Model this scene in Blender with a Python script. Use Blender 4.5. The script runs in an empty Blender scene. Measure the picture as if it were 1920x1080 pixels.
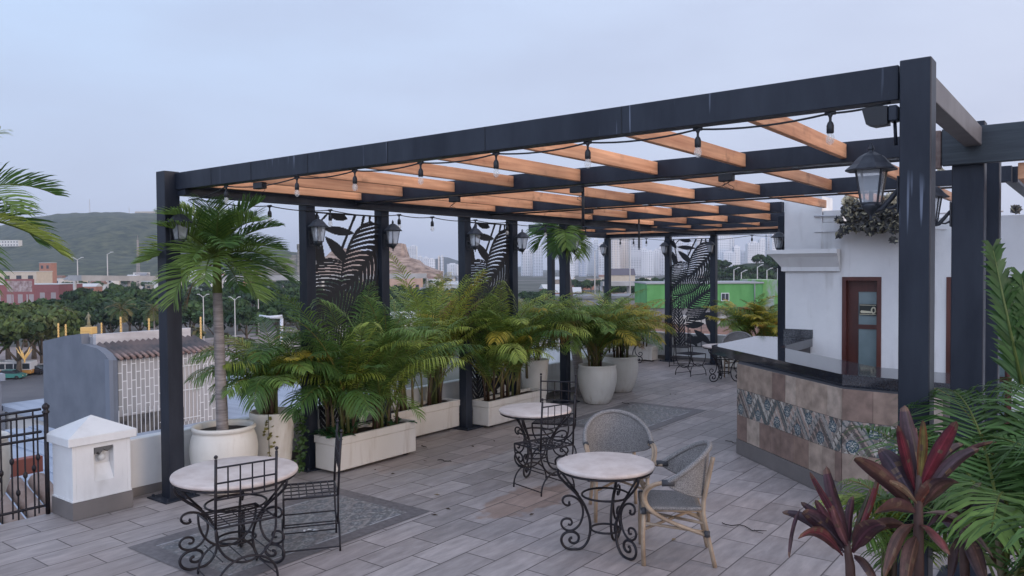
import bpy, math, random
from mathutils import Vector, Matrix
from math import sin, cos, pi, radians, sqrt, atan2
rnd = random.Random(7)
S = bpy.context.scene
C = S.collection

# ---------------------------------------------------------------- camera
H = 2.15
FPX, PITCH, ROLL, YAW = 1462.1, .0256, -.0071, .6522
Fv = Vector((-sin(YAW)*cos(PITCH), cos(YAW)*cos(PITCH), -sin(PITCH)))
Rv = Vector((cos(YAW), sin(YAW), 0))
Uv = Rv.cross(Fv)
Rv, Uv = (cos(ROLL)*Rv + sin(ROLL)*Uv).normalized(), (-sin(ROLL)*Rv + cos(ROLL)*Uv).normalized()
EYE = Vector((0, 0, H))
cam = bpy.data.cameras.new('camera')
cam.sensor_width = 36; cam.lens = 36*FPX/1920
cam.clip_start = .05; cam.clip_end = 20000
co = bpy.data.objects.new('camera', cam); C.objects.link(co)
M = Matrix((Rv, Uv, -Fv)).transposed().to_4x4(); M.translation = EYE
co.matrix_world = M
S.camera = co
S.view_settings.view_transform = 'Standard'; S.view_settings.look = 'None'
S.view_settings.gamma = 1; S.view_settings.exposure = 0.16

# ---------------------------------------------------------------- sky and light
SUN_EL, SUN_AZ = radians(13), radians(9)      # azimuth of the sun measured from +X
w = bpy.data.worlds.new("World"); S.world = w; w.use_nodes = True
nt = w.node_tree; nt.nodes.clear()
def N(t, **k):
    n = nt.nodes.new(t)
    for a, b in k.items(): setattr(n, a, b)
    return n
out = N('ShaderNodeOutputWorld'); bg = N('ShaderNodeBackground')
sky = N('ShaderNodeTexSky', sky_type='NISHITA'); sky.sun_disc = False
sky.sun_elevation = SUN_EL; sky.sun_rotation = pi/2 - SUN_AZ; sky.air_density = 1.4; sky.dust_density = 2
tc = N('ShaderNodeTexCoord'); sep = N('ShaderNodeSeparateXYZ'); nt.links.new(tc.outputs['Generated'], sep.inputs[0])
ramp = N('ShaderNodeValToRGB')
e = ramp.color_ramp.elements
e[0].position = .0; e[0].color = (5.6, 6.2, 8.2, 1)
e[1].position = .55; e[1].color = (5.6, 7.3, 10.6, 1)
m = ramp.color_ramp.elements.new(.10); m.color = (5.9, 6.9, 9.4, 1)
m = ramp.color_ramp.elements.new(.27); m.color = (6.1, 7.7, 10.6, 1)
nt.links.new(sep.outputs['Z'], ramp.inputs[0])
mp = N('ShaderNodeMapping'); mp.inputs['Scale'].default_value = (1.6, 1.6, 5.5); nt.links.new(tc.outputs['Generated'], mp.inputs[0])
nz = N('ShaderNodeTexNoise'); nz.inputs['Scale'].default_value = 1.7; nz.inputs['Detail'].default_value = 7; nz.inputs['Roughness'].default_value = .52
nt.links.new(mp.outputs[0], nz.inputs['Vector'])
cr = N('ShaderNodeValToRGB'); cr.color_ramp.elements[0].position = .40; cr.color_ramp.elements[1].position = .68
cr.color_ramp.elements[0].color = (0, 0, 0, 1)
nt.links.new(nz.outputs['Fac'], cr.inputs[0])
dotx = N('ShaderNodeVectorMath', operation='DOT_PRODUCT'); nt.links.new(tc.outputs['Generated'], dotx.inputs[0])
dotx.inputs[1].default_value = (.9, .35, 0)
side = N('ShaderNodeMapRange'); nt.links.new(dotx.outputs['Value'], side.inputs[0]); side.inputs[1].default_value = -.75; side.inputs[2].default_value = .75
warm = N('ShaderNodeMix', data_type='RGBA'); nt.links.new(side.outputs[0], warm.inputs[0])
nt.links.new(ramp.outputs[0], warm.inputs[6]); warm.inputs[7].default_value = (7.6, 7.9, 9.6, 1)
cl = N('ShaderNodeMix', data_type='RGBA'); 
mulf = N('ShaderNodeMath', operation='MULTIPLY'); nt.links.new(cr.outputs[0], mulf.inputs[0]); mulf.inputs[1].default_value = .36
nt.links.new(mulf.outputs[0], cl.inputs[0]); nt.links.new(warm.outputs[2], cl.inputs[6]); cl.inputs[7].default_value = (5.1, 5.6, 7.6, 1)
mx = N('ShaderNodeMix', data_type='RGBA'); mx.inputs[0].default_value = .90
nt.links.new(sky.outputs[0], mx.inputs[6]); nt.links.new(cl.outputs[2], mx.inputs[7])
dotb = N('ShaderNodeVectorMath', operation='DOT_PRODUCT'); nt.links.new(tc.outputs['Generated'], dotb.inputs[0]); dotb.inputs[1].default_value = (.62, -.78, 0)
bk_ = N('ShaderNodeMapRange'); nt.links.new(dotb.outputs['Value'], bk_.inputs[0]); bk_.inputs[1].default_value = 0; bk_.inputs[2].default_value = .9; bk_.inputs[3].default_value = 1; bk_.inputs[4].default_value = 2.25  # added fill: unseen sky behind the camera brightened to light the scene
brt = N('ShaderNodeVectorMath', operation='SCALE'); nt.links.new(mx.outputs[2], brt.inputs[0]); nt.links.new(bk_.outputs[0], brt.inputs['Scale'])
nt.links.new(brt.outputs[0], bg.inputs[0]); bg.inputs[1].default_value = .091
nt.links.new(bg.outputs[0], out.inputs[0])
sl = bpy.data.lights.new('sun', 'SUN'); sl.energy = 1.0; sl.angle = radians(22); sl.color = (1, .76, .56)
so = bpy.data.objects.new('sun', sl); C.objects.link(so)
sd = Vector((cos(SUN_EL)*cos(SUN_AZ), cos(SUN_EL)*sin(SUN_AZ), sin(SUN_EL)))
so.rotation_euler = sd.to_track_quat('Z', 'Y').to_euler(); so.location = sd*50

# ---------------------------------------------------------------- helpers
def ray(px, py): return Fv + Rv*((px-960)/FPX) - Uv*((py-540)/FPX)
def at(px, py, d): return EYE + ray(px, py)*d
def atz(px, py, z):
    v = ray(px, py); return EYE + v*((z-H)/v.z)
def aty(px, py, Y):
    v = ray(px, py); return EYE + v*(Y/v.y)
def atx(px, py, X):
    v = ray(px, py); return EYE + v*(X/v.x)

class MB:
    def __init__(s): s.v = []; s.f = []; s.m = []; s.c = None; s.s = []; s.fc = []
    def add(s, vs, fs, mi=0, sm=False, col=None):
        o = len(s.v); s.v += [tuple(p) for p in vs]
        for f in fs:
            s.f.append(tuple(i+o for i in f)); s.m.append(mi); s.s.append(sm); s.fc.append(col)
        return s
    def box(s, a, b, mi=0, bev=0, col=None):
        x0, y0, z0 = a; x1, y1, z1 = b
        if x0 > x1: x0, x1 = x1, x0
        if y0 > y1: y0, y1 = y1, y0
        if z0 > z1: z0, z1 = z1, z0
        if not bev:
            vs = [(x, y, z) for z in (z0, z1) for y in (y0, y1) for x in (x0, x1)]
            return s.add(vs, [(0,2,3,1),(4,5,7,6),(0,1,5,4),(2,6,7,3),(0,4,6,2),(1,3,7,5)], mi, False, col)
        # chamfered box
        k = bev; vs = []; idx = {}
        for sx in (0, 1):
            for sy in (0, 1):
                for sz in (0, 1):
                    for ax in range(3):
                        p = [(x0, x1)[sx], (y0, y1)[sy], (z0, z1)[sz]]
                        for a2 in range(3):
                            if a2 != ax: p[a2] += k*(1-2*(sx, sy, sz)[a2])
                        idx[(sx, sy, sz, ax)] = len(vs); vs.append(p)
        fs = []
        for ax in range(3):
            o1, o2 = [(1, 2), (0, 2), (0, 1)][ax]
            for sd_ in (0, 1):
                q = []
                for u, v_ in ((0, 0), (1, 0), (1, 1), (0, 1)):
                    t = [0, 0, 0]; t[ax] = sd_; t[o1] = u; t[o2] = v_
                    q.append(idx[(*t, ax)])
                fs.append(tuple(q))
            for u in (0, 1):
                for v_ in (0, 1):
                    t = [0, 0, 0]; t[o1] = u; t[o2] = v_
                    t2 = list(t); t2[ax] = 1
                    fs.append((idx[(*t, o1)], idx[(*t2, o1)], idx[(*t2, o2)], idx[(*t, o2)]))
        for sx in (0, 1):
            for sy in (0, 1):
                for sz in (0, 1): fs.append(tuple(idx[(sx, sy, sz, a)] for a in range(3)))
        return s.add(vs, fs, mi, False, col)
    def tube(s, pts, r, n=8, mi=0, cap=True, col=None, flat=None):
        pts = [Vector(p) for p in pts]; k = len(pts)
        if not isinstance(r, (list, tuple)): r = [r]*k
        t0 = (pts[1]-pts[0]).normalized()
        up = Vector((0, 0, 1)) if abs(t0.z) < .9 else Vector((1, 0, 0))
        nrm = (up - t0*up.dot(t0)).normalized(); vs = []
        for i, p in enumerate(pts):
            t = (pts[min(i+1, k-1)]-pts[max(i-1, 0)]).normalized()
            q = nrm - t*nrm.dot(t)
            nrm = q.normalized() if q.length > 1e-6 else t.orthogonal().normalized()
            bn = t.cross(nrm)
            for j in range(n):
                a = 2*pi*j/n; vs.append(p + (nrm*cos(a)*(flat or 1) + bn*sin(a))*r[i])
        fs = [(i*n+j, i*n+(j+1) % n, (i+1)*n+(j+1) % n, (i+1)*n+j) for i in range(k-1) for j in range(n)]
        if cap: fs += [tuple(range(n-1, -1, -1)), tuple((k-1)*n+j for j in range(n))]
        return s.add(vs, fs, mi, n > 4, col)
    def lathe(s, prof, n=32, c=(0, 0, 0), mi=0, sm=True, a0=0, col=None, sx=1, sy=1):
        vs = [(c[0]+r*cos(a0+2*pi*j/n)*sx, c[1]+r*sin(a0+2*pi*j/n)*sy, c[2]+z) for r, z in prof for j in range(n)]
        k = len(prof)
        fs = [(i*n+j, i*n+(j+1) % n, (i+1)*n+(j+1) % n, (i+1)*n+j) for i in range(k-1) for j in range(n)]
        if prof[0][0] > 1e-4: fs.append(tuple(range(n-1, -1, -1)))
        if prof[-1][0] > 1e-4: fs.append(tuple((k-1)*n+j for j in range(n)))
        return s.add(vs, fs, mi, sm, col)
    def prism(s, poly, ax, a, b, mi=0, col=None):
        # poly: 2D outline in the other two axes, extruded along ax from a to b
        n = len(poly); vs = []
        for q in (a, b):
            for p in poly:
                t = list(p); t.insert(ax, q); vs.append(t)
        fs = [tuple(range(n)), tuple(range(2*n-1, n-1, -1))] + [(i, i+n, (i+1) % n+n, (i+1) % n) for i in range(n)]
        return s.add(vs, fs, mi, False, col)
    def build(s, name, mats, parent=None, loc=None, rz=0, shade=True):
        me = bpy.data.meshes.new(name); me.from_pydata(s.v, [], s.f); 
        if not isinstance(mats, (list, tuple)): mats = [mats]
        for m_ in mats: me.materials.append(m_)
        me.polygons.foreach_set('material_index', s.m)
        me.polygons.foreach_set('use_smooth', s.s)
        if any(c is not None for c in s.fc):
            at_ = me.color_attributes.new('col', 'FLOAT_COLOR', 'CORNER'); buf = []
            for f, c in zip(s.f, s.fc):
                c = c or (1, 1, 1); buf += [c[0], c[1], c[2], 1.0]*len(f)
            at_.data.foreach_set('color', buf)
        me.update()
        o = bpy.data.objects.new(name, me); C.objects.link(o)
        if parent is not None: o.parent = parent
        if loc is not None: o.location = loc
        if rz: o.rotation_euler = (0, 0, rz)
        return o

def tag(o, label=None, cat=None, group=None, kind=None):
    if label: o['label'] = label
    if cat: o['category'] = cat
    if group: o['group'] = group
    if kind: o['kind'] = kind
    return o
def thing(name, label, cat, loc=(0, 0, 0), rz=0, group=None):
    o = bpy.data.objects.new(name, None); C.objects.link(o); o.empty_display_size = .1
    o.location = loc; o.rotation_euler = (0, 0, rz)
    return tag(o, label, cat, group)
def kids(o): return [c for c in C.objects if c.parent == o]
def dup(root, loc, rz=0, label=None, group=None, scale=None):
    r = root.copy(); C.objects.link(r); r.location = loc; r.rotation_euler = (0, 0, rz)
    if label: r['label'] = label
    if group: r['group'] = group
    if scale: r.scale = scale if isinstance(scale, (tuple, list)) else (scale,)*3
    for ch in kids(root):
        c = ch.copy(); C.objects.link(c); c.parent = r
        for g in kids(ch):
            d = g.copy(); C.objects.link(d); d.parent = c
    return r

# ---------------------------------------------------------------- materials
def mat(name, col, rough=.6, col2=None, scale=5, stretch=(1, 1, 1), metal=0, bump=0, detail=6, lo=.35, hi=.65, spec=.5, bscale=None, coord='Object', trans=None):
    m_ = bpy.data.materials.new(name); m_.use_nodes = True; t = m_.node_tree; b = t.nodes['Principled BSDF']
    b.inputs['Base Color'].default_value = (*col, 1); b.inputs['Roughness'].default_value = rough
    b.inputs['Metallic'].default_value = metal; b.inputs['Specular IOR Level'].default_value = spec
    if col2 or bump:
        tcn = t.nodes.new('ShaderNodeTexCoord'); mpn = t.nodes.new('ShaderNodeMapping'); mpn.inputs['Scale'].default_value = stretch
        t.links.new(tcn.outputs[coord], mpn.inputs[0])
        nn = t.nodes.new('ShaderNodeTexNoise'); nn.inputs['Scale'].default_value = scale; nn.inputs['Detail'].default_value = detail
        nn.inputs['Roughness'].default_value = .6
        t.links.new(mpn.outputs[0], nn.inputs['Vector'])
        if col2:
            r_ = t.nodes.new('ShaderNodeValToRGB'); r_.color_ramp.elements[0].position = lo; r_.color_ramp.elements[1].position = hi
            r_.color_ramp.elements[0].color = (*col, 1); r_.color_ramp.elements[1].color = (*col2, 1)
            t.links.new(nn.outputs['Fac'], r_.inputs[0]); t.links.new(r_.outputs[0], b.inputs['Base Color'])
        if bump:
            bn = t.nodes.new('ShaderNodeBump'); bn.inputs['Strength'].default_value = bump; bn.inputs['Distance'].default_value = .02
            if bscale:
                n2 = t.nodes.new('ShaderNodeTexNoise'); n2.inputs['Scale'].default_value = bscale; n2.inputs['Detail'].default_value = 4
                t.links.new(mpn.outputs[0], n2.inputs['Vector']); t.links.new(n2.outputs['Fac'], bn.inputs['Height'])
            else: t.links.new(nn.outputs['Fac'], bn.inputs['Height'])
            t.links.new(bn.outputs[0], b.inputs['Normal'])
    return m_
def attr_mat(name, rough=.5, transl=0, noise=0, spec=.4, nscale=30):
    m_ = bpy.data.materials.new(name); m_.use_nodes = True; t = m_.node_tree; b = t.nodes['Principled BSDF']
    a = t.nodes.new('ShaderNodeAttribute'); a.attribute_name = 'col'
    b.inputs['Roughness'].default_value = rough; b.inputs['Specular IOR Level'].default_value = spec
    src = a.outputs['Color']
    if noise:
        tcn = t.nodes.new('ShaderNodeTexCoord'); nn = t.nodes.new('ShaderNodeTexNoise'); nn.inputs['Scale'].default_value = nscale; nn.inputs['Detail'].default_value = 5
        t.links.new(tcn.outputs['Object'], nn.inputs['Vector'])
        mr = t.nodes.new('ShaderNodeMapRange'); mr.inputs[3].default_value = 1-noise; mr.inputs[4].default_value = 1+noise; mr.inputs[1].default_value = .3; mr.inputs[2].default_value = .7
        t.links.new(nn.outputs['Fac'], mr.inputs[0])
        vm = t.nodes.new('ShaderNodeVectorMath'); vm.operation = 'SCALE'; t.links.new(src, vm.inputs[0]); t.links.new(mr.outputs[0], vm.inputs['Scale'])
        src = vm.outputs[0]
    t.links.new(src, b.inputs['Base Color'])
    if transl:
        tr = t.nodes.new('ShaderNodeBsdfTranslucent'); t.links.new(src, tr.inputs[0])
        ms = t.nodes.new('ShaderNodeMixShader'); ms.inputs[0].default_value = transl
        o_ = t.nodes['Material Output']; t.links.new(b.outputs[0], ms.inputs[1]); t.links.new(tr.outputs[0], ms.inputs[2]); t.links.new(ms.outputs[0], o_.inputs[0])
    return m_
def emis(name, col, st):
    m_ = bpy.data.materials.new(name); m_.use_nodes = True; b = m_.node_tree.nodes['Principled BSDF']
    b.inputs['Base Color'].default_value = (*col, 1); b.inputs['Emission Color'].default_value = (*col, 1); b.inputs['Emission Strength'].default_value = st
    return m_
def glass(name, col=(.9, .92, .95), rough=.05, alpha=.35):
    m_ = bpy.data.materials.new(name); m_.use_nodes = True; t = m_.node_tree; b = t.nodes['Principled BSDF']
    b.inputs['Base Color'].default_value = (*col, 1); b.inputs['Roughness'].default_value = rough; b.inputs['Alpha'].default_value = alpha
    return m_

STEEL = mat('dark_steel_paint', (.015, .019, .030), .45, (.030, .036, .050), 5, (1, 1, .25), spec=.28, bump=.04, bscale=60)
# pale dried water runs on the steel
def steel_runs():
    m_ = STEEL.copy(); m_.name = 'dark_steel_with_runs'; t = m_.node_tree; b = t.nodes['Principled BSDF']
    src = b.inputs['Base Color'].links[0].from_socket
    tcn = t.nodes.new('ShaderNodeTexCoord'); mpn = t.nodes.new('ShaderNodeMapping'); mpn.inputs['Scale'].default_value = (1, 1, .05)
    t.links.new(tcn.outputs['Object'], mpn.inputs[0])
    nn = t.nodes.new('ShaderNodeTexNoise'); nn.inputs['Scale'].default_value = 26; nn.inputs['Detail'].default_value = 2; t.links.new(mpn.outputs[0], nn.inputs['Vector'])
    r_ = t.nodes.new('ShaderNodeValToRGB'); r_.color_ramp.elements[0].position = .665; r_.color_ramp.elements[1].position = .70
    t.links.new(nn.outputs['Fac'], r_.inputs[0])
    n2 = t.nodes.new('ShaderNodeTexNoise'); n2.inputs['Scale'].default_value = 1.3; t.links.new(tcn.outputs['Object'], n2.inputs['Vector'])
    r2 = t.nodes.new('ShaderNodeValToRGB'); r2.color_ramp.elements[0].position = .5; r2.color_ramp.elements[1].position = .6; t.links.new(n2.outputs['Fac'], r2.inputs[0])
    mm = t.nodes.new('ShaderNodeMath'); mm.operation = 'MULTIPLY'; t.links.new(r_.outputs[0], mm.inputs[0]); t.links.new(r2.outputs[0], mm.inputs[1])
    mm2 = t.nodes.new('ShaderNodeMath'); mm2.operation = 'MULTIPLY'; mm2.inputs[1].default_value = .75; t.links.new(mm.outputs[0], mm2.inputs[0])
    mx_ = t.nodes.new('ShaderNodeMix'); mx_.data_type = 'RGBA'; t.links.new(mm2.outputs[0], mx_.inputs[0]); t.links.new(src, mx_.inputs[6]); mx_.inputs[7].default_value = (.22, .25, .32, 1)
    t.links.new(mx_.outputs[2], b.inputs['Base Color'])
    return m_
STEELR = steel_runs()
IRON = mat('wrought_iron', (.012, .013, .02), .45, (.03, .022, .022), 25, metal=.3, bump=.1)
IRONR = mat('rusty_iron', (.03, .02, .018), .6, (.07, .035, .025), 30, metal=.2, bump=.1)
LAMPM = mat('lantern_metal', (.022, .025, .035), .5, (.04, .045, .055), 20)
WOOD = mat('rafter_wood', (.38, .165, .085), .6, (.68, .37, .21), 5, (1.2, .22, 5.5), lo=.3, hi=.72, bump=.05)
WOODX = mat('fascia_wood', (.38, .165, .085), .6, (.68, .37, .21), 5, (.22, 1.2, 5.5), lo=.3, hi=.72, bump=.05)
for m_ in (WOOD, WOODX):
    t = m_.node_tree; b = t.nodes['Principled BSDF']; src = b.inputs['Base Color'].links[0].from_socket
    oi = t.nodes.new('ShaderNodeObjectInfo'); mr = t.nodes.new('ShaderNodeMapRange'); mr.inputs[3].default_value = .70; mr.inputs[4].default_value = 1.25; t.links.new(oi.outputs['Random'], mr.inputs[0])
    tcn = t.nodes.new('ShaderNodeTexCoord'); mpn = t.nodes.new('ShaderNodeMapping'); mpn.inputs['Scale'].default_value = (1, .6, 2) if m_ is WOOD else (.6, 1, 2); t.links.new(tcn.outputs['Object'], mpn.inputs[0])
    addv = t.nodes.new('ShaderNodeVectorMath'); t.links.new(mpn.outputs[0], addv.inputs[0]); mul = t.nodes.new('ShaderNodeVectorMath'); mul.operation = 'SCALE'; mul.inputs[0].default_value = (37, 11, 5); t.links.new(oi.outputs['Random'], mul.inputs['Scale']); t.links.new(mul.outputs[0], addv.inputs[1])
    nn = t.nodes.new('ShaderNodeTexNoise'); nn.inputs['Scale'].default_value = 1.6; nn.inputs['Detail'].default_value = 5; t.links.new(addv.outputs[0], nn.inputs['Vector'])
    m2_ = t.nodes.new('ShaderNodeMapRange'); m2_.inputs[1].default_value = .3; m2_.inputs[2].default_value = .7; m2_.inputs[3].default_value = .62; m2_.inputs[4].default_value = 1.25; t.links.new(nn.outputs['Fac'], m2_.inputs[0])
    pr_ = t.nodes.new('ShaderNodeMath'); pr_.operation = 'MULTIPLY'; t.links.new(mr.outputs[0], pr_.inputs[0]); t.links.new(m2_.outputs[0], pr_.inputs[1])
    sc_ = t.nodes.new('ShaderNodeVectorMath'); sc_.operation = 'SCALE'; t.links.new(src, sc_.inputs[0]); t.links.new(pr_.outputs[0], sc_.inputs['Scale']); t.links.new(sc_.outputs[0], b.inputs['Base Color'])
WBEAM = mat('stained_dark_beam', (.022, .03, .04), .5, (.05, .065, .075), 7, (.3, 1, 5), bump=.15, lo=.4, hi=.8)
WHITE = mat('white_plaster', (.64, .64, .645), .85, (.79, .79, .78), 1.3, (1, 1, .7), bump=.22, bscale=9, lo=.25, hi=.62, detail=9)
GREYP = mat('grey_skirting', (.16, .145, .14), .6, (.2, .18, .17), 3)
POT = mat('cream_pot', (.64, .60, .53), .55, (.72, .68, .61), 2.5, bump=.03)
PLNT = mat('cream_planter', (.66, .60, .52), .55, (.70, .64, .565), 2)
SOIL = mat('soil', (.02, .014, .01), .95, (.06, .04, .03), 25, bump=.6)
STONE = mat('travertine_top', (.54, .44, .385), .6, (.68, .585, .53), 7, bump=.2, bscale=30, lo=.28, hi=.6, detail=9)
GRAN = mat('polished_granite', (.018, .02, .028), .07, (.05, .055, .065), 60, spec=.9, lo=.45, hi=.75)
LEAF = attr_mat('palm_leaf', .45, .36, .12)
CORD = attr_mat('cordyline_leaf', .48, .12, .4, spec=.35, nscale=16)
FLOW = attr_mat('dried_flower', .8, .2, .1)
TREE = attr_mat('tree_leaf', .7, .12, .15, nscale=.8)
PATT = attr_mat('encaustic_tile', .45, 0, .22, nscale=22)
TRUNK = mat('palm_trunk', (.20, .17, .16), .85, (.34, .30, .28), 6, (1, 1, 9), bump=.5)
BARK = mat('bark', (.08, .06, .045), .9, (.15, .12, .09), 4)
CANE = mat('bamboo_cane', (.24, .17, .115), .55, (.42, .32, .225), 9, (1, 1, 1), lo=.3, hi=.7)
WEAVE = mat('grey_weave', (.14, .135, .13), .8, (.30, .28, .27), 160, bump=.3, detail=2, lo=.4, hi=.6)
WRAP = mat('dark_wrap', (.05, .05, .055), .7)
BULB = glass('bulb_glass', (.9, .88, .85), .05, .28)
PANE = glass('lantern_pane', (.55, .58, .62), .25, .45)
BLACK = mat('black_plastic', (.012, .013, .017), .45)
DOORW = mat('dark_red_wood', (.06, .018, .014), .4, (.12, .035, .025), 5, (1, 1, .2))
FROST = mat('door_frosted_glass', (.16, .22, .23), .25, (.22, .29, .30), 2)
GOLDM = emis('gold_lit', (.60, .38, .13), .16)
CREAM = mat('cream_letter', (.66, .62, .45), .5)

def streaks(m_, col, amt, sx=14, sz=.09, lo=.52, hi=.72):
    t = m_.node_tree; b = t.nodes['Principled BSDF']; src = b.inputs['Base Color'].links[0].from_socket
    tcn = t.nodes.new('ShaderNodeTexCoord'); mpn = t.nodes.new('ShaderNodeMapping'); mpn.inputs['Scale'].default_value = (1, 1, sz); t.links.new(tcn.outputs['Object'], mpn.inputs[0])
    a_ = t.nodes.new('ShaderNodeTexNoise'); a_.inputs['Scale'].default_value = sx; a_.inputs['Detail'].default_value = 5; t.links.new(mpn.outputs[0], a_.inputs['Vector'])
    c_ = t.nodes.new('ShaderNodeTexNoise'); c_.inputs['Scale'].default_value = 2.3; c_.inputs['Detail'].default_value = 6; t.links.new(tcn.outputs['Object'], c_.inputs['Vector'])
    ra = t.nodes.new('ShaderNodeMapRange'); ra.inputs[1].default_value = lo; ra.inputs[2].default_value = hi; t.links.new(a_.outputs['Fac'], ra.inputs[0])
    rc = t.nodes.new('ShaderNodeMapRange'); rc.inputs[1].default_value = .45; rc.inputs[2].default_value = .62; rc.inputs[4].default_value = amt; t.links.new(c_.outputs['Fac'], rc.inputs[0])
    mu = t.nodes.new('ShaderNodeMath'); mu.operation = 'MULTIPLY'; t.links.new(ra.outputs[0], mu.inputs[0]); t.links.new(rc.outputs[0], mu.inputs[1])
    mx_ = t.nodes.new('ShaderNodeMix'); mx_.data_type = 'RGBA'; mx_.blend_type = 'MULTIPLY'; t.links.new(mu.outputs[0], mx_.inputs[0]); t.links.new(src, mx_.inputs[6]); mx_.inputs[7].default_value = (*col, 1); t.links.new(mx_.outputs[2], b.inputs['Base Color'])
streaks(WHITE, (.62, .60, .57), .55, 9); streaks(POT, (.62, .52, .42), .6, 16); streaks(PLNT, (.6, .5, .4), .5, 16); streaks(WOOD, (.35, .3, .28), .7, 9, 1, .55, .7)
# ---------------------------------------------------------------- terrace floor (tiles)
def floor_mat():
    m_ = bpy.data.materials.new('wood_grain_porcelain_tiles'); m_.use_nodes = True; t = m_.node_tree; b = t.nodes['Principled BSDF']; L = t.links.new
    def n(x, **k):
        q = t.nodes.new(x)
        for a, c in k.items(): setattr(q, a, c)
        return q
    g = n('ShaderNodeNewGeometry'); sp = n('ShaderNodeSeparateXYZ'); L(g.outputs['Position'], sp.inputs[0])
    def ma(op, a, bb=None):
        q = n('ShaderNodeMath', operation=op)
        for i, v in enumerate((a, bb)):
            if v is None: continue
            if isinstance(v, (int, float)): q.inputs[i].default_value = v
            else: L(v, q.inputs[i])
        return q.outputs[0]
    u = ma('ADD', sp.outputs['Y'], 50*.575-4.43+.2875); v = ma('ADD', sp.outputs['X'], 4.41+.285*60)
    cv = n('ShaderNodeCombineXYZ'); L(u, cv.inputs[0]); L(v, cv.inputs[1])
    br = n('ShaderNodeTexBrick'); L(cv.outputs[0], br.inputs['Vector']); br.offset = .5; br.offset_frequency = 2
    br.inputs['Scale'].default_value = 1; br.inputs['Brick Width'].default_value = .575; br.inputs['Row Height'].default_value = .285
    br.inputs['Mortar Size'].default_value = .0055; br.inputs['Mortar Smooth'].default_value = .2; br.inputs['Bias'].default_value = 0
    br.inputs['Color1'].default_value = (0, 0, 0, 1); br.inputs['Color2'].default_value = (1, 1, 1, 1); br.inputs['Mortar'].default_value = (.5, .5, .5, 1)
    # grain: shifted per tile so it does not run across joints
    sh = n('ShaderNodeVectorMath', operation='MULTIPLY_ADD'); L(br.outputs['Color'], sh.inputs[0]); sh.inputs[1].default_value = (7, 3, 5); L(g.outputs['Position'], sh.inputs[2])
    mp_ = n('ShaderNodeMapping'); mp_.inputs['Scale'].default_value = (7, 1.6, 1); L(sh.outputs[0], mp_.inputs[0])
    n1 = n('ShaderNodeTexNoise'); n1.inputs['Scale'].default_value = 2.2; n1.inputs['Detail'].default_value = 8; n1.inputs['Roughness'].default_value = .62; L(mp_.outputs[0], n1.inputs['Vector'])
    cr_ = n('ShaderNodeValToRGB'); E_ = cr_.color_ramp.elements
    E_[0].position = .28; E_[0].color = (.265, .232, .222, 1); E_[1].position = .72; E_[1].color = (.46, .405, .385, 1)
    q = E_.new(.5); q.color = (.355, .31, .295, 1)
    L(n1.outputs['Fac'], cr_.inputs[0])
    # per tile tone
    mr = n('ShaderNodeMapRange'); L(br.outputs['Color'], mr.inputs[0]); mr.inputs[3].default_value = .84; mr.inputs[4].default_value = 1.14
    s1 = n('ShaderNodeVectorMath', operation='SCALE'); L(cr_.outputs[0], s1.inputs[0]); L(mr.outputs[0], s1.inputs['Scale'])
    # brown damp patches
    n2 = n('ShaderNodeTexNoise'); n2.inputs['Scale'].default_value = .55; n2.inputs['Detail'].default_value = 5; L(g.outputs['Position'], n2.inputs['Vector'])
    c2 = n('ShaderNodeValToRGB'); c2.color_ramp.elements[0].position = .50; c2.color_ramp.elements[1].position = .72; L(n2.outputs['Fac'], c2.inputs[0])
    f2 = ma('MULTIPLY', c2.outputs[0], .32)
    m2 = n('ShaderNodeMix', data_type='RGBA', blend_type='MULTIPLY'); L(f2, m2.inputs[0]); L(s1.outputs[0], m2.inputs[6]); m2.inputs[7].default_value = (.80, .60, .50, 1)
    last = m2.outputs[2]
    P_ = atz(985, 938, 0)
    for (cx, cy, r0, sx, sy) in ((P_.x, P_.y, .42, 1.6, .8), (-6.2, 7.1, .8, 1.3, .6)):
        vm = n('ShaderNodeVectorMath', operation='SUBTRACT'); L(g.outputs['Position'], vm.inputs[0]); vm.inputs[1].default_value = (cx, cy, 0)
        vs_ = n('ShaderNodeVectorMath', operation='MULTIPLY'); L(vm.outputs[0], vs_.inputs[0]); vs_.inputs[1].default_value = (sx, sy, 1)
        nw = n('ShaderNodeTexNoise'); nw.inputs['Scale'].default_value = 4; nw.inputs['Detail'].default_value = 4; L(g.outputs['Position'], nw.inputs['Vector'])
        ln = n('ShaderNodeVectorMath', operation='LENGTH'); L(vs_.outputs[0], ln.inputs[0])
        dd = ma('ADD', ln.outputs['Value'], ma('MULTIPLY', nw.outputs['Fac'], .55))
        mk = n('ShaderNodeMapRange'); L(dd, mk.inputs[0]); mk.inputs[1].default_value = r0+.27; mk.inputs[2].default_value = r0+.33; mk.inputs[3].default_value = .6 if r0 < .5 else .3; mk.inputs[4].default_value = 0
        mm = n('ShaderNodeMix', data_type='RGBA', blend_type='MULTIPLY'); L(mk.outputs[0], mm.inputs[0]); L(last, mm.inputs[6]); mm.inputs[7].default_value = (.80, .56, .40, 1); last = mm.outputs[2]
    m3 = n('ShaderNodeMix', data_type='RGBA'); L(br.outputs['Fac'], m3.inputs[0]); L(last, m3.inputs[6]); m3.inputs[7].default_value = (.10, .082, .078, 1)
    L(m3.outputs[2], b.inputs['Base Color'])
    rr = n('ShaderNodeMapRange'); L(n1.outputs['Fac'], rr.inputs[0]); rr.inputs[3].default_value = .34; rr.inputs[4].default_value = .62; L(rr.outputs[0], b.inputs['Roughness'])
    bp = n('ShaderNodeBump'); bp.inputs['Strength'].default_value = .35; bp.inputs['Distance'].default_value = .004
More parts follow.
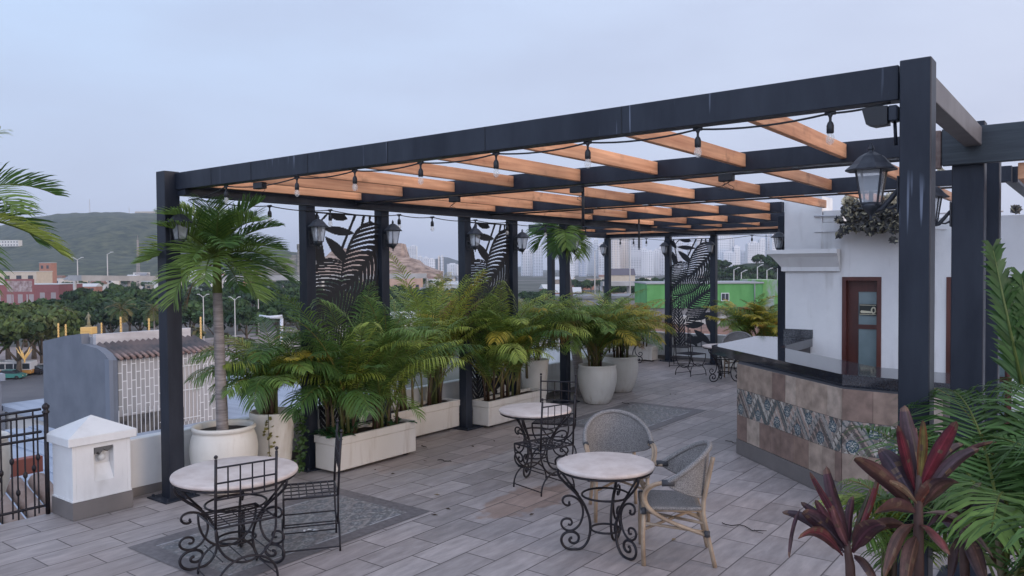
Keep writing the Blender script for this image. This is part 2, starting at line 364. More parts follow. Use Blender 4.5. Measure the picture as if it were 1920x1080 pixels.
    hh = ma('SUBTRACT', ma('MULTIPLY', n1.outputs['Fac'], .5), br.outputs['Fac']); L(hh, bp.inputs['Height']); L(bp.outputs[0], b.inputs['Normal'])
    return m_
FLOOR = floor_mat()
G = -15.0
b = MB()
b.prism([(-7.46, -4), (7, -4), (7, 17), (-10.3, 17), (-10.3, 12.9), (-7.46, 12.9)], 2, -.35, 0)
tag(b.build('terrace_floor', FLOOR), kind='structure')
b = MB(); b.box((-9.9, 13, G), (6.8, 16.9, -.352)); b.box((-7.3, -3.8, G), (6.8, 13.0, -.352))
tag(b.build('hotel_building', mat('facade_plaster', (.5, .48, .45), .9)), 'pale hotel block whose flat top carries the tiled terrace', 'building')

# patterned tile pieces (surface pattern held in the mesh)
PC = [(.50, .46, .40), (.22, .19, .165), (.12, .10, .09), (.34, .31, .28), (.40, .30, .25), (.10, .12, .12)]
def patt(u, v, T=.38, TV=.298):
    i, j = math.floor(u/T), math.floor(v/TV); p, q = u/T-i, v/TV-j
    for cx, cy in ((0, .72), (1, .72), (.5, .24)):
        dx, dy = (p-cx)*T, (q-cy)*TV; r = sqrt(dx*dx+dy*dy)
        if r < .058:
            a = atan2(dy, dx)
            if r < .012: return (.5, .48, .42)
            pet = cos(8*a)*.5+.5
            if r < .034: return (.05, .085, .11) if pet > .4 else (.36, .37, .34)
            if r < .047: return (.34, .36, .34) if pet > .5 else (.06, .10, .13)
            return (.05, .085, .11)
    zig = abs(p-.5)*2
    s_ = (q + zig*.95)*2.9 + .31*((i*7) % 3)
    k = int(s_)+((i*3+j*5) % 4)
    if ((p*5+q*3) % 1) < .28: k += 2
    c = PC[k % len(PC)]
    if (s_ % 1) < .10: c = tuple(x*.75 for x in c)
    return c
def patt_mesh(org, du, dv, W, Hh, cell, fn, border=0, bcol=(.10, .09, .095)):
    b_ = MB(); nu, nv = int(W/cell), int(Hh/cell); org = Vector(org); du = Vector(du); dv = Vector(dv)
    for i in range(nu):
        for j in range(nv):
            u, v = (i+.5)*W/nu, (j+.5)*Hh/nv
            if border and (u < border or v < border or u > W-border or v > Hh-border): c = bcol
            else: c = fn(u-border, v-border)
            P = [org+du*(x*W/nu)+dv*(y*Hh/nv) for x, y in ((i, j), (i+1, j), (i+1, j+1), (i, j+1))]
            b_.add(P, [(0, 1, 2, 3)], col=c)
    return b_
def rugfn(sd_):
    def fn(u, v):
        if ((u+v*.0) % .98) < .016 and (v*3.1+u) % 1.7 < 1.1: return (.40, .39, .40)
        c = patt(u+sd_, v, .245, .245); g_ = sum(c)/3
        return tuple((x*.6+g_*.4)*.38+.135*y for x, y in zip(c, (1, .94, .94)))
    return fn
for (x0, y0, x1, y1, s_) in ((-6.03, 2.95, -4.74, 5.0, 0), (-6.03, 8.85, -4.74, 11.0, .1)):
    b = patt_mesh((x0, y0, .004), (1, 0, 0), (0, 1, 0), x1-x0, y1-y0, .0165, rugfn(s_), .15, (.165, .147, .148))
    o = b.build('floor_inlay', PATT); tag(o, kind='structure')

# ---------------------------------------------------------------- pergola
perg = thing('pergola', 'large dark steel pergola with orange wooden rafters over the tiled terrace', 'pergola', (0, 0, 0))
PW = .0625
def post(x, y, top, wx=PW, wy=PW, m_=STEEL, par=None, base=.17):
    b_ = MB(); b_.box((x-wx, y-wy, .006), (x+wx, y+wy, top), bev=.004)
    o = b_.build('post', m_, par or perg)
    b_ = MB(); b_.box((x-base, y-base, .002), (x+base, y+base, .014))
    for sx in (-1, 1):
        for sy in (-1, 1): b_.lathe([(.014, 0), (.014, .02), (0, .026)], 6, (x+sx*(base-.04), y+sy*(base-.04), .014), sm=False)
    b_.build('base_plate', STEEL, o)
    return o
XL, YF = -6.87, 3.96
post(-7.02, YF-.08, 3.075, .075, .075); post(-.688, YF-.03, 3.07, .064, .062, STEELR)
LY = [5.36, 6.45, 7.95, 9.0, 10.38, 16.3]
for y in LY: post(XL, y, 2.845)
post(-7.96, 16.3, 2.845); post(-9.55, 16.3, 2.845); post(-9.55, 13.9, 2.845)
post(-3.86, 11.75, 2.90)
post(-.745, 6.05, 3.10, .095, .062); post(-.70, 6.95, 3.02, .05, .06)
def beam(a, c, m_=STEEL, bev=.003, nm='beam'):
    b_ = MB(); b_.box(a, c, bev=bev); return b_.build(nm, m_, perg)
fb = beam((-6.944, YF-.05, 2.905), (-.764, YF+.05, 3.062), STEELR)
b = MB(); b.box((-6.943, 3.925, 2.848), (-6.80, 4.008, 2.904)); b.build('corner_bracket', STEEL, perg)
# thin weld seams across the front beam
b = MB()
for x in (-6.35, -5.75, -5.0, -4.1, -3.2, -2.2):
    b.box((x, YF-.0525, 2.906), (x+.006, YF-.0502, 3.061))
b.build('weld_seam', mat('seam', (.012, .014, .02), .6), fb)
TOPZ = 3.05
B = [6.05, 8.46, 11.01, 13.2, 14.8]
beam((XL-.05, 6.0, 2.905), (-.845, 6.1, TOPZ)); beam((XL-.05, 8.41, 2.905), (-.70, 8.51, TOPZ))
beam((XL-.05, 10.96, 2.905), (-3.62, 11.06, TOPZ))
beam((-9.6, 13.15, 2.905), (-3.62, 13.25, TOPZ)); beam((-9.5, 14.75, 2.905), (-3.62, 14.85, TOPZ))
beam((-9.6, 16.25, 2.848), (-3.62, 16.35, TOPZ))
beam((XL-.05, YF+.053, 2.848), (XL+.05, 16.246, 2.9035), bev=0)
for ya, yb in ((4.013, 5.996), (6.104, 8.406), (8.514, 10.956), (11.064, 13.146)): beam((XL-.05, ya, 2.9045), (XL+.05, yb, 2.985), bev=0)
beam((-9.6, 13.254, 2.848), (-9.502, 16.246, 2.985))
beam((-.76, YF+.04, 2.93), (-.66, 5.985, 3.05), mat('pale_steel', (.12, .11, .115), .5, (.17, .16, .165), 4))
beam((-.76, 8.514, 2.905), (-.66, 10.9, TOPZ))
# rafters bay by bay
RX = [-1.51-.757*k for k in range(8)]
def rafter(x, y0, y1, z1=3.035, h=.105, t=.042, m_=WOOD):
    b_ = MB(); j = rnd.uniform(-.012, .012); b_.box((x-t+j, y0, z1-h), (x+j, y1, z1+rnd.uniform(-.004, .004)), bev=.003)
    o = b_.build('rafter', m_, perg); return o
for i, (y0, y1) in enumerate(((4.014, 5.996), (6.104, 8.406), (8.514, 10.956), (11.064, 13.146), (13.254, 14.746), (14.854, 16.1))):
    for x in RX:
        if x < -6.75: x = -6.70
        if i >= 3 and x > -4.0: continue
        if i == 2 and x > -1.4: continue
        rafter(x, y0, y1)
    if i >= 4:
        for x in (-7.45, -8.2, -8.95): rafter(x, y0, y1)
b = MB(); b.box((-9.5, 16.16, 2.93), (-3.64, 16.205, 3.045), bev=.003); b.build('fascia_board', WOODX, perg)
# conduit runs under beams
b = MB()
b.tube([(XL+.1, YF+.1, 2.835), (XL+.09, 16.2, 2.835)], .009, 6)
b.tube([(-6.8, 6.02, 2.885), (-.9, 6.02, 2.885)], .010, 6); b.tube([(-6.8, 8.44, 2.885), (-.9, 8.44, 2.885)], .010, 6)
b.tube([(-9.4, 16.2, 2.83), (-3.7, 16.2, 2.83)], .008, 6)
b.build('conduit', BLACK, perg)

# annex pergola to the right
an = thing('pergola_annex', 'dark stained wooden pergola bay at the right edge behind the corner post', 'pergola', (0, 0, 0))
def abeam(a, c, m_, nm='beam'):
    b_ = MB(); b_.box(a, c, bev=.005); return b_.build(nm, m_, an)
abeam((-.893, 5.93, 2.815), (3.6, 5.985, 3.06), WBEAM)
abeam((-.96, 5.935, 2.80), (-.897, 5.983, 3.055), mat('raw_beam_end', (.10, .06, .05), .7, (.22, .17, .15), 12))
abeam((-.60, 8.62, 2.68), (3.6, 8.68, 2.86), WBEAM); abeam((-.60, 10.2, 2.62), (3.6, 10.26, 2.78), WBEAM)
abeam((3.3, 6.05, .0), (3.45, 6.2, 2.81), WBEAM, 'post')
for x in (-.42, .35, 1.1, 1.85, 2.6):
    b = MB(); b.box((x-.045, 5.99, 2.70), (x, 8.61, 2.805), bev=.003); b.build('rafter', WOOD, an)
    b = MB(); b.box((x-.045, 8.69, 2.66), (x, 10.19, 2.75), bev=.003); b.build('rafter', WOOD, an)

# ---------------------------------------------------------------- laser cut leaf screens
def leafmask(cx, cy, tx, ty, W, kind, nst=11, curve=.0, ph=0):
    # base (cx,cy) -> tip (tx,ty); returns function(x,y)-> None outside, True solid, False slit
    L_ = sqrt((tx-cx)**2+(ty-cy)**2); ax, ay = (tx-cx)/L_, (ty-cy)/L_
    def f(x, y):
        dx, dy = x-cx, y-cy; u = (dx*ax+dy*ay)/L_; v = (-dx*ay+dy*ax)
        v -= curve*L_*(u*(1-u))*4
        if u < -.18 or u > 1: return None
        if kind == 'plain': wd = W*max(0, sin(pi*min(1, max(0, u))))**.8
        else:
            uu = (u+.18)/1.18; wd = W*max(0, sin(pi*uu**.72))**.62
        if u < 0 and abs(v) < .12*W: return None
        if abs(v) > wd: return None
        if kind == 'plain': return True
        if abs(v) < .06*W: return True
        rel = (abs(v)-.06*W)/max(1e-4, wd-.06*W)
        if rel > .93: return True
        s_ = ((u - .62*rel**1.5*(wd/L_)*1.9)*nst + ph + (.5 if v > 0 else 0)) % 1
        return not (s_ < .34*sin(pi*min(1, rel/.93))**.55)
    return f
SW, SH = 1.0, 2.42
LV = [leafmask(1.0, 2.12, .44, 1.56, .36, 'mon', 10, .05), leafmask(.52, 1.66, -.04, 1.20, .40, 'mon', 11, -.05), leafmask(.42, .86, 1.02, 1.30, .37, 'mon', 11, .06),
      leafmask(.24, -.08, .20, 1.0, .145, 'mon', 14), leafmask(.34, 1.22, -.02, .92, .14, 'mon', 8), leafmask(1.0, 1.78, .70, 1.25, .17, 'mon', 8), leafmask(.40, .55, .92, .92, .10, 'mon', 8), leafmask(.0, .62, .1, 1.05, .1, 'mon', 8), leafmask(.06, .35, .02, .9, .09, 'mon', 9),
      leafmask(.38, .45, .82, .53, .075, 'plain'), leafmask(.36, .10, .84, .20, .09, 'plain'), leafmask(.60, .60, 1.0, .78, .065, 'plain'), leafmask(.52, .98, .60, .56, .06, 'plain'),
      leafmask(.86, .72, 1.0, .30, .06, 'plain'), leafmask(.58, .38, .98, .08, .075, 'plain'), leafmask(.44, .30, .66, .0, .06, 'plain'), leafmask(.2, 2.44, .52, 2.36, .06, 'plain'), leafmask(.17, 2.24, .62, 2.20, .048, 'plain'),
      leafmask(.20, 2.15, .56, 1.84, .065, 'plain'), leafmask(.06, 2.14, .17, 1.74, .06, 'plain'), leafmask(.0, 2.42, .16, 2.2, .05, 'plain'), leafmask(.84, 2.36, 1.02, 2.16, .05, 'plain'), leafmask(.0, 1.78, .20, 1.68, .05, 'plain')]
STM = [((.64, 2.42), (.42, 2.0), .016), ((.77, 2.42), (.62, 1.9), .017), ((.86, 2.42), (.82, 2.0), .015), ((.95, 2.42), (.94, 2.05), .014), ((.08, 2.42), (.18, 1.9), .012), ((.50, 1.66), (.40, .9), .018), ((.46, 1.6), (.62, .9), .016), ((.44, 1.2), (.44, .0), .014), ((.75, .9), (.75, .0), .012), ((.12, 2.3), (.25, 2.42), .01)]
def solid(x, y):
    if x < .018 or x > SW-.018 or y < .02 or y > SH-.02: return True
    for L_ in LV:
        q = L_(x, y)
        if q is not None: return q
    for (a, c, w_) in STM:
        t = ((x-a[0])*(c[0]-a[0])+(y-a[1])*(c[1]-a[1]))/((c[0]-a[0])**2+(c[1]-a[1])**2)
        if 0 <= t <= 1 and abs((x-a[0])*(c[1]-a[1])-(y-a[1])*(c[0]-a[0]))/sqrt((c[0]-a[0])**2+(c[1]-a[1])**2) < w_: return True
    return False
def screen_mesh():
    nx, ny = 120, 290; g = [[solid((i+.5)*SW/nx, (j+.5)*SH/ny) for j in range(ny)] for i in range(nx)]
    vid = {}; vs = []; fs = []
    def V(i, j, k):
        if (i, j, k) not in vid: vid[(i, j, k)] = len(vs); vs.append((i*SW/nx-SW/2, -.003+.006*k, j*SH/ny+.36))
        return vid[(i, j, k)]
    ok = lambda i, j: 0 <= i < nx and 0 <= j < ny and g[i][j]
    for i in range(nx):
        for j in range(ny):
            if not g[i][j]: continue
            fs.append((V(i, j, 0), V(i+1, j, 0), V(i+1, j+1, 0), V(i, j+1, 0))); fs.append((V(i, j, 1), V(i, j+1, 1), V(i+1, j+1, 1), V(i+1, j, 1)))
            if not ok(i-1, j): fs.append((V(i, j, 0), V(i, j+1, 0), V(i, j+1, 1), V(i, j, 1)))
            if not ok(i+1, j): fs.append((V(i+1, j, 0), V(i+1, j, 1), V(i+1, j+1, 1), V(i+1, j+1, 0)))
            if not ok(i, j-1): fs.append((V(i, j, 0), V(i, j, 1), V(i+1, j, 1), V(i+1, j, 0)))
            if not ok(i, j+1): fs.append((V(i, j+1, 0), V(i+1, j+1, 0), V(i+1, j+1, 1), V(i, j+1, 1)))
    b_ = MB(); b_.add(vs, fs); return b_
SCR = mat('screen_sheet', (.010, .011, .015), .6)
sc0 = tag(screen_mesh().build('leaf_screen', SCR, loc=(XL, 5.905, 0), rz=pi/2), 'black cut metal screen of monstera leaves nearest the potted palm', 'screen', 'leaf pattern screens between paired posts')
for loc, rz, lb in (((XL, 8.475, 0), pi/2, 'black cut metal leaf screen in the middle, behind the long row of green palms'), ((-7.415, 16.3, 0), 0, 'far black cut metal leaf screen with the green building behind it')):
    o = sc0.copy(); C.objects.link(o); o.location = loc; o.rotation_euler = (0, 0, rz); o['label'] = lb

# ---------------------------------------------------------------- lanterns
def lantern(label):
    t = thing('wall_lantern', label, 'lantern', group='coach lanterns on the pergola posts')
    # local frame: post face at x=0, lantern hangs at x=.17, origin at glass middle height
    b_ = MB(); cx = .165
    b_.box((0, -.045, -.20), (.012, .045, .02), bev=.004)
    b_.tube([(.01, 0, -.06), (.05, 0, -.11), (.10, 0, -.17), (cx, 0, -.185)], [.014, .016, .018, .016], 8)
    b_.tube([(.01, 0, -.15), (.05, 0, -.17), (.09, 0, -.165)], [.010, .008, .006], 6)
    b_.lathe([(.001, -.245), (.012, -.235), (.006, -.22), (.014, -.205), (.03, -.19), (.045, -.17), (.058, -.155), (.058, -.14), (.04, -.135)], 12, (cx, 0, 0))
    b_.build('bracket', LAMPM, t)
    b_ = MB(); n = 4; a0 = pi/4
    for k in range(4):
        a = a0+k*pi/2; p = (cx+.066*cos(a), .066*sin(a), -.138); q = (cx+.105*cos(a), .105*sin(a), .075)
        b_.tube([p, q], .0065, 4)
    b_.lathe([(.07, -.142), (.074, -.130)], 4, (cx, 0, 0), sm=False, a0=a0)
    b_.lathe([(.110, .068), (.112, .080)], 4, (cx, 0, 0), sm=False, a0=a0)
    b_.tube([(cx, 0, -.135), (cx, 0, -.06)], .012, 8)
    b_.build('cage', LAMPM, t)
    b_ = MB()
    for k in range(4):
        a, c_ = a0+k*pi/2, a0+(k+1)*pi/2
        b_.add([(cx+.064*cos(a), .064*sin(a), -.13), (cx+.064*cos(c_), .064*sin(c_), -.13), (cx+.1*cos(c_), .1*sin(c_), .068), (cx+.1*cos(a), .1*sin(a), .068)], [(0, 1, 2, 3)])
    b_.build('glass_pane', PANE, t)
    b_ = MB(); b_.lathe([(.150, .066), (.152, .074), (.115, .105), (.095, .13), (.07, .155), (.035, .175), (.018, .180), (.014, .19), (.02, .2), (.014, .215), (.004, .235), (.001, .24)], 8, (cx, 0, 0), sm=False, a0=pi/8)
    b_.build('roof', LAMPM, t)
    t.scale = (.76, .76, .76)
    return t
l0 = lantern('large black coach lantern nearest the camera, left of the right corner post'); l0.location = (-.762, 3.95, 2.545); l0.rotation_euler = (0, 0, pi)
for (loc, rz, lb) in (((-.84, 6.0, 2.56), pi, 'black coach lantern half hidden just right of the near corner post'),
    ((-6.945, YF-.08, 2.54), 0, 'black coach lantern on the far left corner post behind palm fronds'),
    ((XL+PW, 5.36, 2.55), 0, 'black coach lantern left of the first leaf screen'),
    ((XL+PW, 6.45, 2.545), 0, 'black coach lantern right of the first leaf screen, against open sky'),
    ((XL+PW, 7.95, 2.55), 0, 'black coach lantern left of the middle leaf screen'),
    ((XL+PW, 9.0, 2.53), 0, 'black coach lantern right of the middle leaf screen beside a hanging palm frond'),
    ((XL+PW, 10.38, 2.55), 0, 'black coach lantern on the lone post in front of the pale towers'),
    ((-9.55, 16.23, 2.58), -pi/2, 'small far coach lantern on the thin post left of the orange towers'),
    ((-7.96, 16.23, 2.57), -pi/2, 'small far coach lantern left of the far leaf screen'),
    ((XL, 16.23, 2.57), -pi/2, 'small far coach lantern right of the far leaf screen'),
    ((-3.86, 11.68, 2.52), -pi/2, 'small dark coach lantern on the post at the white building corner')):
    dup(l0, loc, rz, lb)

# ---------------------------------------------------------------- string lights
def string(pts, bulbs, label, flood=None, size=1.0):
    t = thing('string_light', label, 'string lights', group='festoon lights strung along the pergola')
    b_ = MB(); path = []
    for a, c_ in zip(pts[:-1], pts[1:]):
        a, c_ = Vector(a), Vector(c_); L_ = (c_-a).length
        for k in range(8): q = k/8; path.append(a.lerp(c_, q)-Vector((0, 0, .06*L_*4*q*(1-q)*.55)))
    path.append(Vector(pts[-1])); b_.tube(path, .0055, 5); b_.build('cord', BLACK, t)
    for p in bulbs:
        x, y, z = p; s_ = size
        b_ = MB(); b_.lathe([(.012*s_, .005), (.014*s_, -.01), (.008*s_, -.02), (.008*s_, -.045*s_), (.016*s_, -.055*s_), (.021*s_, -.07*s_), (.021*s_, -.11*s_), (.017*s_, -.115*s_)], 10, p)
        b_.tube([(x-.03*s_, y, z), (x+.03*s_, y, z)], .011*s_, 6)
        so_ = b_.build('socket', BLACK, t)
        b_ = MB(); b_.lathe([(.014*s_, -.112*s_), (.020*s_, -.125*s_), (.025*s_, -.145*s_), (.022*s_, -.165*s_), (.010*s_, -.178*s_), (.001, -.181*s_)], 12, p)
        b_.build('bulb', BULB, so_)
        b_ = MB(); b_.tube([(x-.006, y, z-.12*s_), (x-.009, y, z-.15*s_), (x, y, z-.158*s_), (x+.009, y, z-.15*s_), (x+.006, y, z-.12*s_)], .0016, 4, cap=False)
        b_.build('filament', CREAM, so_)
    return t
fx = [-6.16, -5.17, -4.48, -3.80, -3.13, -2.44, -1.75, -1.07]
string([(XL+.1, YF-.02, 2.80)]+[(x, YF-.02, 2.885) for x in fx]+[(-.80, YF-.03, 2.90)], [(x, YF-.02, 2.885) for x in fx], 'black festoon cord with eight clear bulbs under the front beam', size=.84)
ly = [4.84, 5.62, 6.67, 7.25, 8.1, 8.8, 9.75, 10.9]
string([(XL+.06, 4.05, 2.82)]+[(XL+.07, y, 2.80) for y in ly]+[(XL+.07, 11.6, 2.82)], [(XL+.07, y, 2.80) for y in ly], 'festoon cord with clear bulbs along the left side beam')
bx = [-9.1, -8.75, -8.42, -5.95, -5.1, -4.2]
string([(-9.5, 16.12, 2.84)]+[(x, 16.12, 2.80) for x in bx]+[(-3.8, 16.0, 2.85)], [(x, 16.12, 2.80) for x in bx], 'festoon cord with clear bulbs along the far back beam')

for (x, y, z, lb, wires) in ((-5.33, 6.02, 2.865, 'small black junction box with loose wires at the left end of the second beam', 3),
        (-3.85, 6.02, 2.865, 'small black junction box above the hanging rod on the second beam', 1),
        (-2.43, 6.02, 2.865, 'small black junction box with dangling wires near the right of the second beam', 4),
        (-5.22, 8.44, 2.865, 'small black junction box on the third beam', 1), (-5.68, YF-.01, 2.865, 'small black junction box under the front beam near the palm', 1)):
    t = thing('junction_box', lb, 'junction box', (x, y, z), 0, 'junction boxes under the pergola beams')
    b = MB(); b.box((-.06, -.03, -.035), (.06, .03, .02), bev=.006); b.build('housing', BLACK, t)
    b = MB()
    for k in range(wires):
        a = rnd.uniform(-.05, .05); pts = [(a+.03*sin(q*1.3+k), .01*cos(q), -.03-.016*q) for q in range(6)]; b.tube(pts, .0022, 4)
    b.build('wire', BLACK, t)
for (x, y, z0, z1, lb) in ((-3.80, 6.05, 2.50, 2.90, 'thin black rod hanging from the second beam in front of the rafters'), (-5.88, 11.01, 2.42, 2.90, 'thin black rod hanging in front of the beige towers')):
    b = MB(); b.tube([(x, y, z1), (x, y, z0+.03)], .014, 8); b.tube([(x, y, z0+.03), (x, y, z0)], .009, 8); tag(b.build('hanging_rod', BLACK), lb, 'rod')
t = thing('floodlight', 'black floodlight bolted under the front beam at the right corner post', 'floodlight', (-.86, 3.90, 2.83))
t.location = (-.835, 3.91, 2.845); t.scale = (.78, .78, .72); b = MB(); b.prism([(-.10, .045), (.04, .045), (.04, -.07), (-.04, -.075), (-.075, -.06)], 1, -.05, .05); b.build('housing', BLACK, t)
b = MB(); b.box((.042, -.045, -.055), (.094, .045, .045), bev=.008); b.tube([(.07, .01, -.05), (.073, .03, -.20)], .010, 8); b.build('mount', STEEL, t)

# ---------------------------------------------------------------- white building, bar
bl = thing('white_building', 'white plastered roof building with two dark red doors behind the bar', 'building', (0, 0, 0))
YW = 11.05
b = MB()
DX = [(-2.84, -2.35), (-1.60, -.9)]; DT = 2.0
for (x0, x1, z0, z1) in ((-3.60, -2.84, 0, 2.74), (-2.84, -2.35, DT, 2.74), (-2.35, -1.60, 0, 2.74), (-1.60, -.9, DT, 2.74), (-.9, 5.5, 0, 2.74)):
    b.box((x0, YW, z0), (x1, YW+.25, z1))
b.box((-3.60, YW+.252, 0), (-3.40, 16.0, 2.74)); b.box((-3.38, YW+.3, 2.5), (5.5, 16, 2.72)); b.box((-3.38, 15.8, 0), (5.5, 16, 2.48)); b.box((5.3, YW+.3, 0), (5.5, 15.7, 2.48))
b.box((-3.37, YW+1.3, .003), (5.2, YW+1.4, 2.48))
b.build('wall', WHITE, bl)
b = MB(); b.box((-3.612, YW-.012, 2.10), (-3.10, YW+.5, 3.10), bev=.006); b.box((-3.09, YW-.004, 2.742), (-2.85, YW+.3, 2.90), bev=.004); b.build('parapet_block', WHITE, bl)
# cornice
prof = [(-.02, 2.07), (-.045, 2.08), (-.045, 2.135), (-.055, 2.15), (-.09, 2.20), (-.14, 2.27), (-.19, 2.315), (-.20, 2.32), (-.20, 2.375), (-.02, 2.375)]
b = MB()
x0c, x1c = -3.60, -2.86
n = len(prof)
vs = [(x0c+p[0], YW+p[0], p[1]) for p in prof] + [(x1c, YW+p[0], p[1]) for p in prof] + [(x0c+p[0], YW+1.4, p[1]) for p in prof]
fs = [(i, i+1, n+i+1, n+i) for i in range(n-1)] + [(i+1, i, 2*n+i, 2*n+i+1) for i in range(n-1)] + [tuple(n+i for i in range(n-1, -1, -1)), tuple(2*n+i for i in range(n))]
vs.append((x0c, YW, 2.375)); 
b.add(vs, fs); b.add([(x0c-.2, YW-.2, 2.375), (x1c, YW-.2, 2.375), (x1c, YW+.01, 2.375), (x0c, YW+.01, 2.375), (x0c, YW+1.4, 2.375), (x0c-.2, YW+1.4, 2.375)], [(0, 1, 2, 3), (0, 3, 4, 5)])
b.build('cornice', WHITE, bl)
b = MB(); b.tube([(-3.2, YW-.03, 2.83), (-2.2, YW-.03, 2.80), (-1.0, YW-.03, 2.79)], .012, 8); b.tube([(-3.2, YW-.018, 2.61), (-2.5, YW-.018, 2.62), (-1.6, YW-.018, 2.60)], .006, 6); b.build('pipe', mat('white_pipe', (.6, .6, .62), .5), bl)
for i, (x0, x1) in enumerate(DX):
    b = MB(); f_ = .05
    b.box((x0+.001, YW-.012, .0), (x0+f_, YW+.12, DT-.002)); b.box((x1-f_, YW-.012, .0), (x1-.001, YW+.12, DT-.002)); b.box((x0+f_, YW-.012, DT-f_), (x1-f_, YW+.12, DT-.002))
    d_ = b.build('door', DOORW, bl)
    b = MB(); X0, X1 = x0+f_+.001, x1-f_-.001; yy = YW+.10; st = X0+.13
    b.box((X0, yy, .02), (st, yy+.04, DT-f_-.003)); b.box((X1-.03, yy, .02), (X1, yy+.04, DT-f_-.003))
    zs = [(.02, .2), (.62, .68), (1.16, 1.22), (1.54, 1.60), (1.80, DT-f_-.003)]
    for z0, z1 in ((.02, .2), (.72, .78), (1.30, 1.36), (1.80, DT-f_-.003)): b.box((st, yy, z0), (X1-.03, yy+.04, z1))
    b.build('leaf', DOORW, d_)
    b = MB(); b.box((st+.001, yy+.015, .2), (X1-.031, yy+.03, 1.80)); b.build('pane', FROST, d_)
    if i == 0:
        t = b = MB(); zc = 1.56; xa, xb = st+.02, X1-.035
        b.box((xa, yy-.012, zc-.065), (xb, yy-.006, zc-.058)); b.box((xa, yy-.012, zc+.058), (xb, yy-.006, zc+.065))
        b.prism([(xa+.02, zc-.045), (xa+.15, zc-.045), (xa+.15, zc-.02), (xa+.02, zc-.01), (xa+.008, zc-.03)], 1, yy-.013, yy-.007)
        pts = [(xa+.175+.026*cos(a), yy-.010, zc-.008+.038*sin(a)) for a in [k*2*pi/16 for k in range(17)]]; b.tube(pts, .011, 6)
        o = b.build('door_sign', CREAM, d_)
        b = MB(); b.box((xa-.004, yy-.004, zc-.075), (xb+.002, yy-.001, zc+.075)); b.build('sign_plate', mat('dark_plate', (.02, .025, .02), .4), d_)
b = MB(); b.box((-2.14, YW-.008, 1.12), (-2.05, YW-.001, 1.24), bev=.003); b.build('wall_plate', mat('plate', (.66, .67, .7), .4), bl)

bar = thing('bar_counter', 'tile clad bar with polished black granite top and patterned tile band', 'bar counter', (0, 0, 0))
# granite top outline (plan)
A0, A1, A2, A3 = (-4.02, 9.38), (-1.93, 7.56), (-1.02, 7.47), (-1.02, 8.1)
top = [(-3.99, 9.40), (-1.93, 7.53), (-1.02, 7.44), (-1.02, 8.14), (-1.80, 8.25), (-3.22, 9.66), (-3.22, 11.03), (-3.99, 11.03)]
b = MB(); b.prism(top, 2, 1.04, 1.15)
b.prism([(-3.62, 11.032), (-3.22, 11.032), (-3.22, 11.046), (-3.62, 11.046)], 2, 1.152, 1.27); 
b.build('granite_top', GRAN, bar)
# base carcass
f0, f1, f2 = Vector((-3.36, 8.70, 0)), Vector((-1.86, 7.38+.235, 0)), Vector((-1.10, 7.55, 0))
f0 = Vector((-3.38, 8.68, 0)); dgn = Vector((2.52-3.36, 0, 0))
dirn = (Vector((-2.52, 7.94, 0))-Vector((-3.36, 8.66, 0))).normalized()
f0 = Vector((-3.36, 8.66, 0)); f1 = f0 + dirn*1.93; f2 = Vector((-1.08, f1.y-.08, 0))
nrm2 = Vector((-dirn.y, dirn.x, 0)) * (1 if Vector((-dirn.y, dirn.x, 0)).y > 0 else -1)
base = [(f0.x, f0.y), (f1.x, f1.y), (f2.x, f2.y), (f2.x, f2.y+.45), (f1.x+.12, f1.y+.5), (-3.24, 9.55), (-3.24, 11.0), (-3.5, 11.0), (-3.5, 9.1)]
b = MB(); b.prism(base, 2, .002, 1.038); b.build('base', mat('bar_carcass', (.05, .05, .055), .8), bar)
TILC = [(.27, .185, .145), (.40, .31, .245), (.31, .22, .17), (.46, .37, .30), (.24, .165, .135), (.35, .27, .215)]
TIL = attr_mat('stone_tile', .5, 0, .3, nscale=9)
def strip(a, c_, z0, z1, wmin, wmax, seed, off):
    r = random.Random(seed); b_ = MB(); d_ = (c_-a); L_ = d_.length; d_.normalize(); nn = Vector((d_.y, -d_.x, 0)); u = 0
    while u < L_-.01:
        w_ = min(r.uniform(wmin, wmax), L_-u)
        c1 = r.choice(TILC); p = a+d_*(u+.0015); q = a+d_*(u+w_-.0015)
        vs_ = [p, q, q+nn*.012, p+nn*.012]; b_.add([(v.x, v.y, z) for z in (z0, z1) for v in vs_], [(0, 1, 2, 3), (7, 6, 5, 4), (0, 4, 5, 1), (1, 5, 6, 2), (2, 6, 7, 3), (3, 7, 4, 0)], col=c1); u += w_
    return b_
for k, (a, c_) in enumerate(((f0, f1), (f1, f2))):
    strip(a, c_, .756, 1.036, .19, .285, 5+k, 0).build('upper_tile', TIL, bar); strip(a, c_, .176, .452, .18, .285, 11+k, 0).build('lower_tile', TIL, bar)
    d_ = (c_-a).normalized(); nn = Vector((d_.y, -d_.x, 0))
    pb = patt_mesh(a+nn*.012+Vector((0, 0, .455)), d_, (0, 0, 1), (c_-a).length, .298, .0105, lambda u, v: patt(u+.1, v))
    pb.build('tile_band', PATT, bar)
    b = MB(); p, q = a, c_; b.add([(v.x, v.y, z) for z in (.004, .172) for v in (p, q, q+nn*.02, p+nn*.02)], [(0, 1, 2, 3), (7, 6, 5, 4), (0, 4, 5, 1), (1, 5, 6, 2), (2, 6, 7, 3), (3, 7, 4, 0)]); b.build('plinth', GREYP, bar)
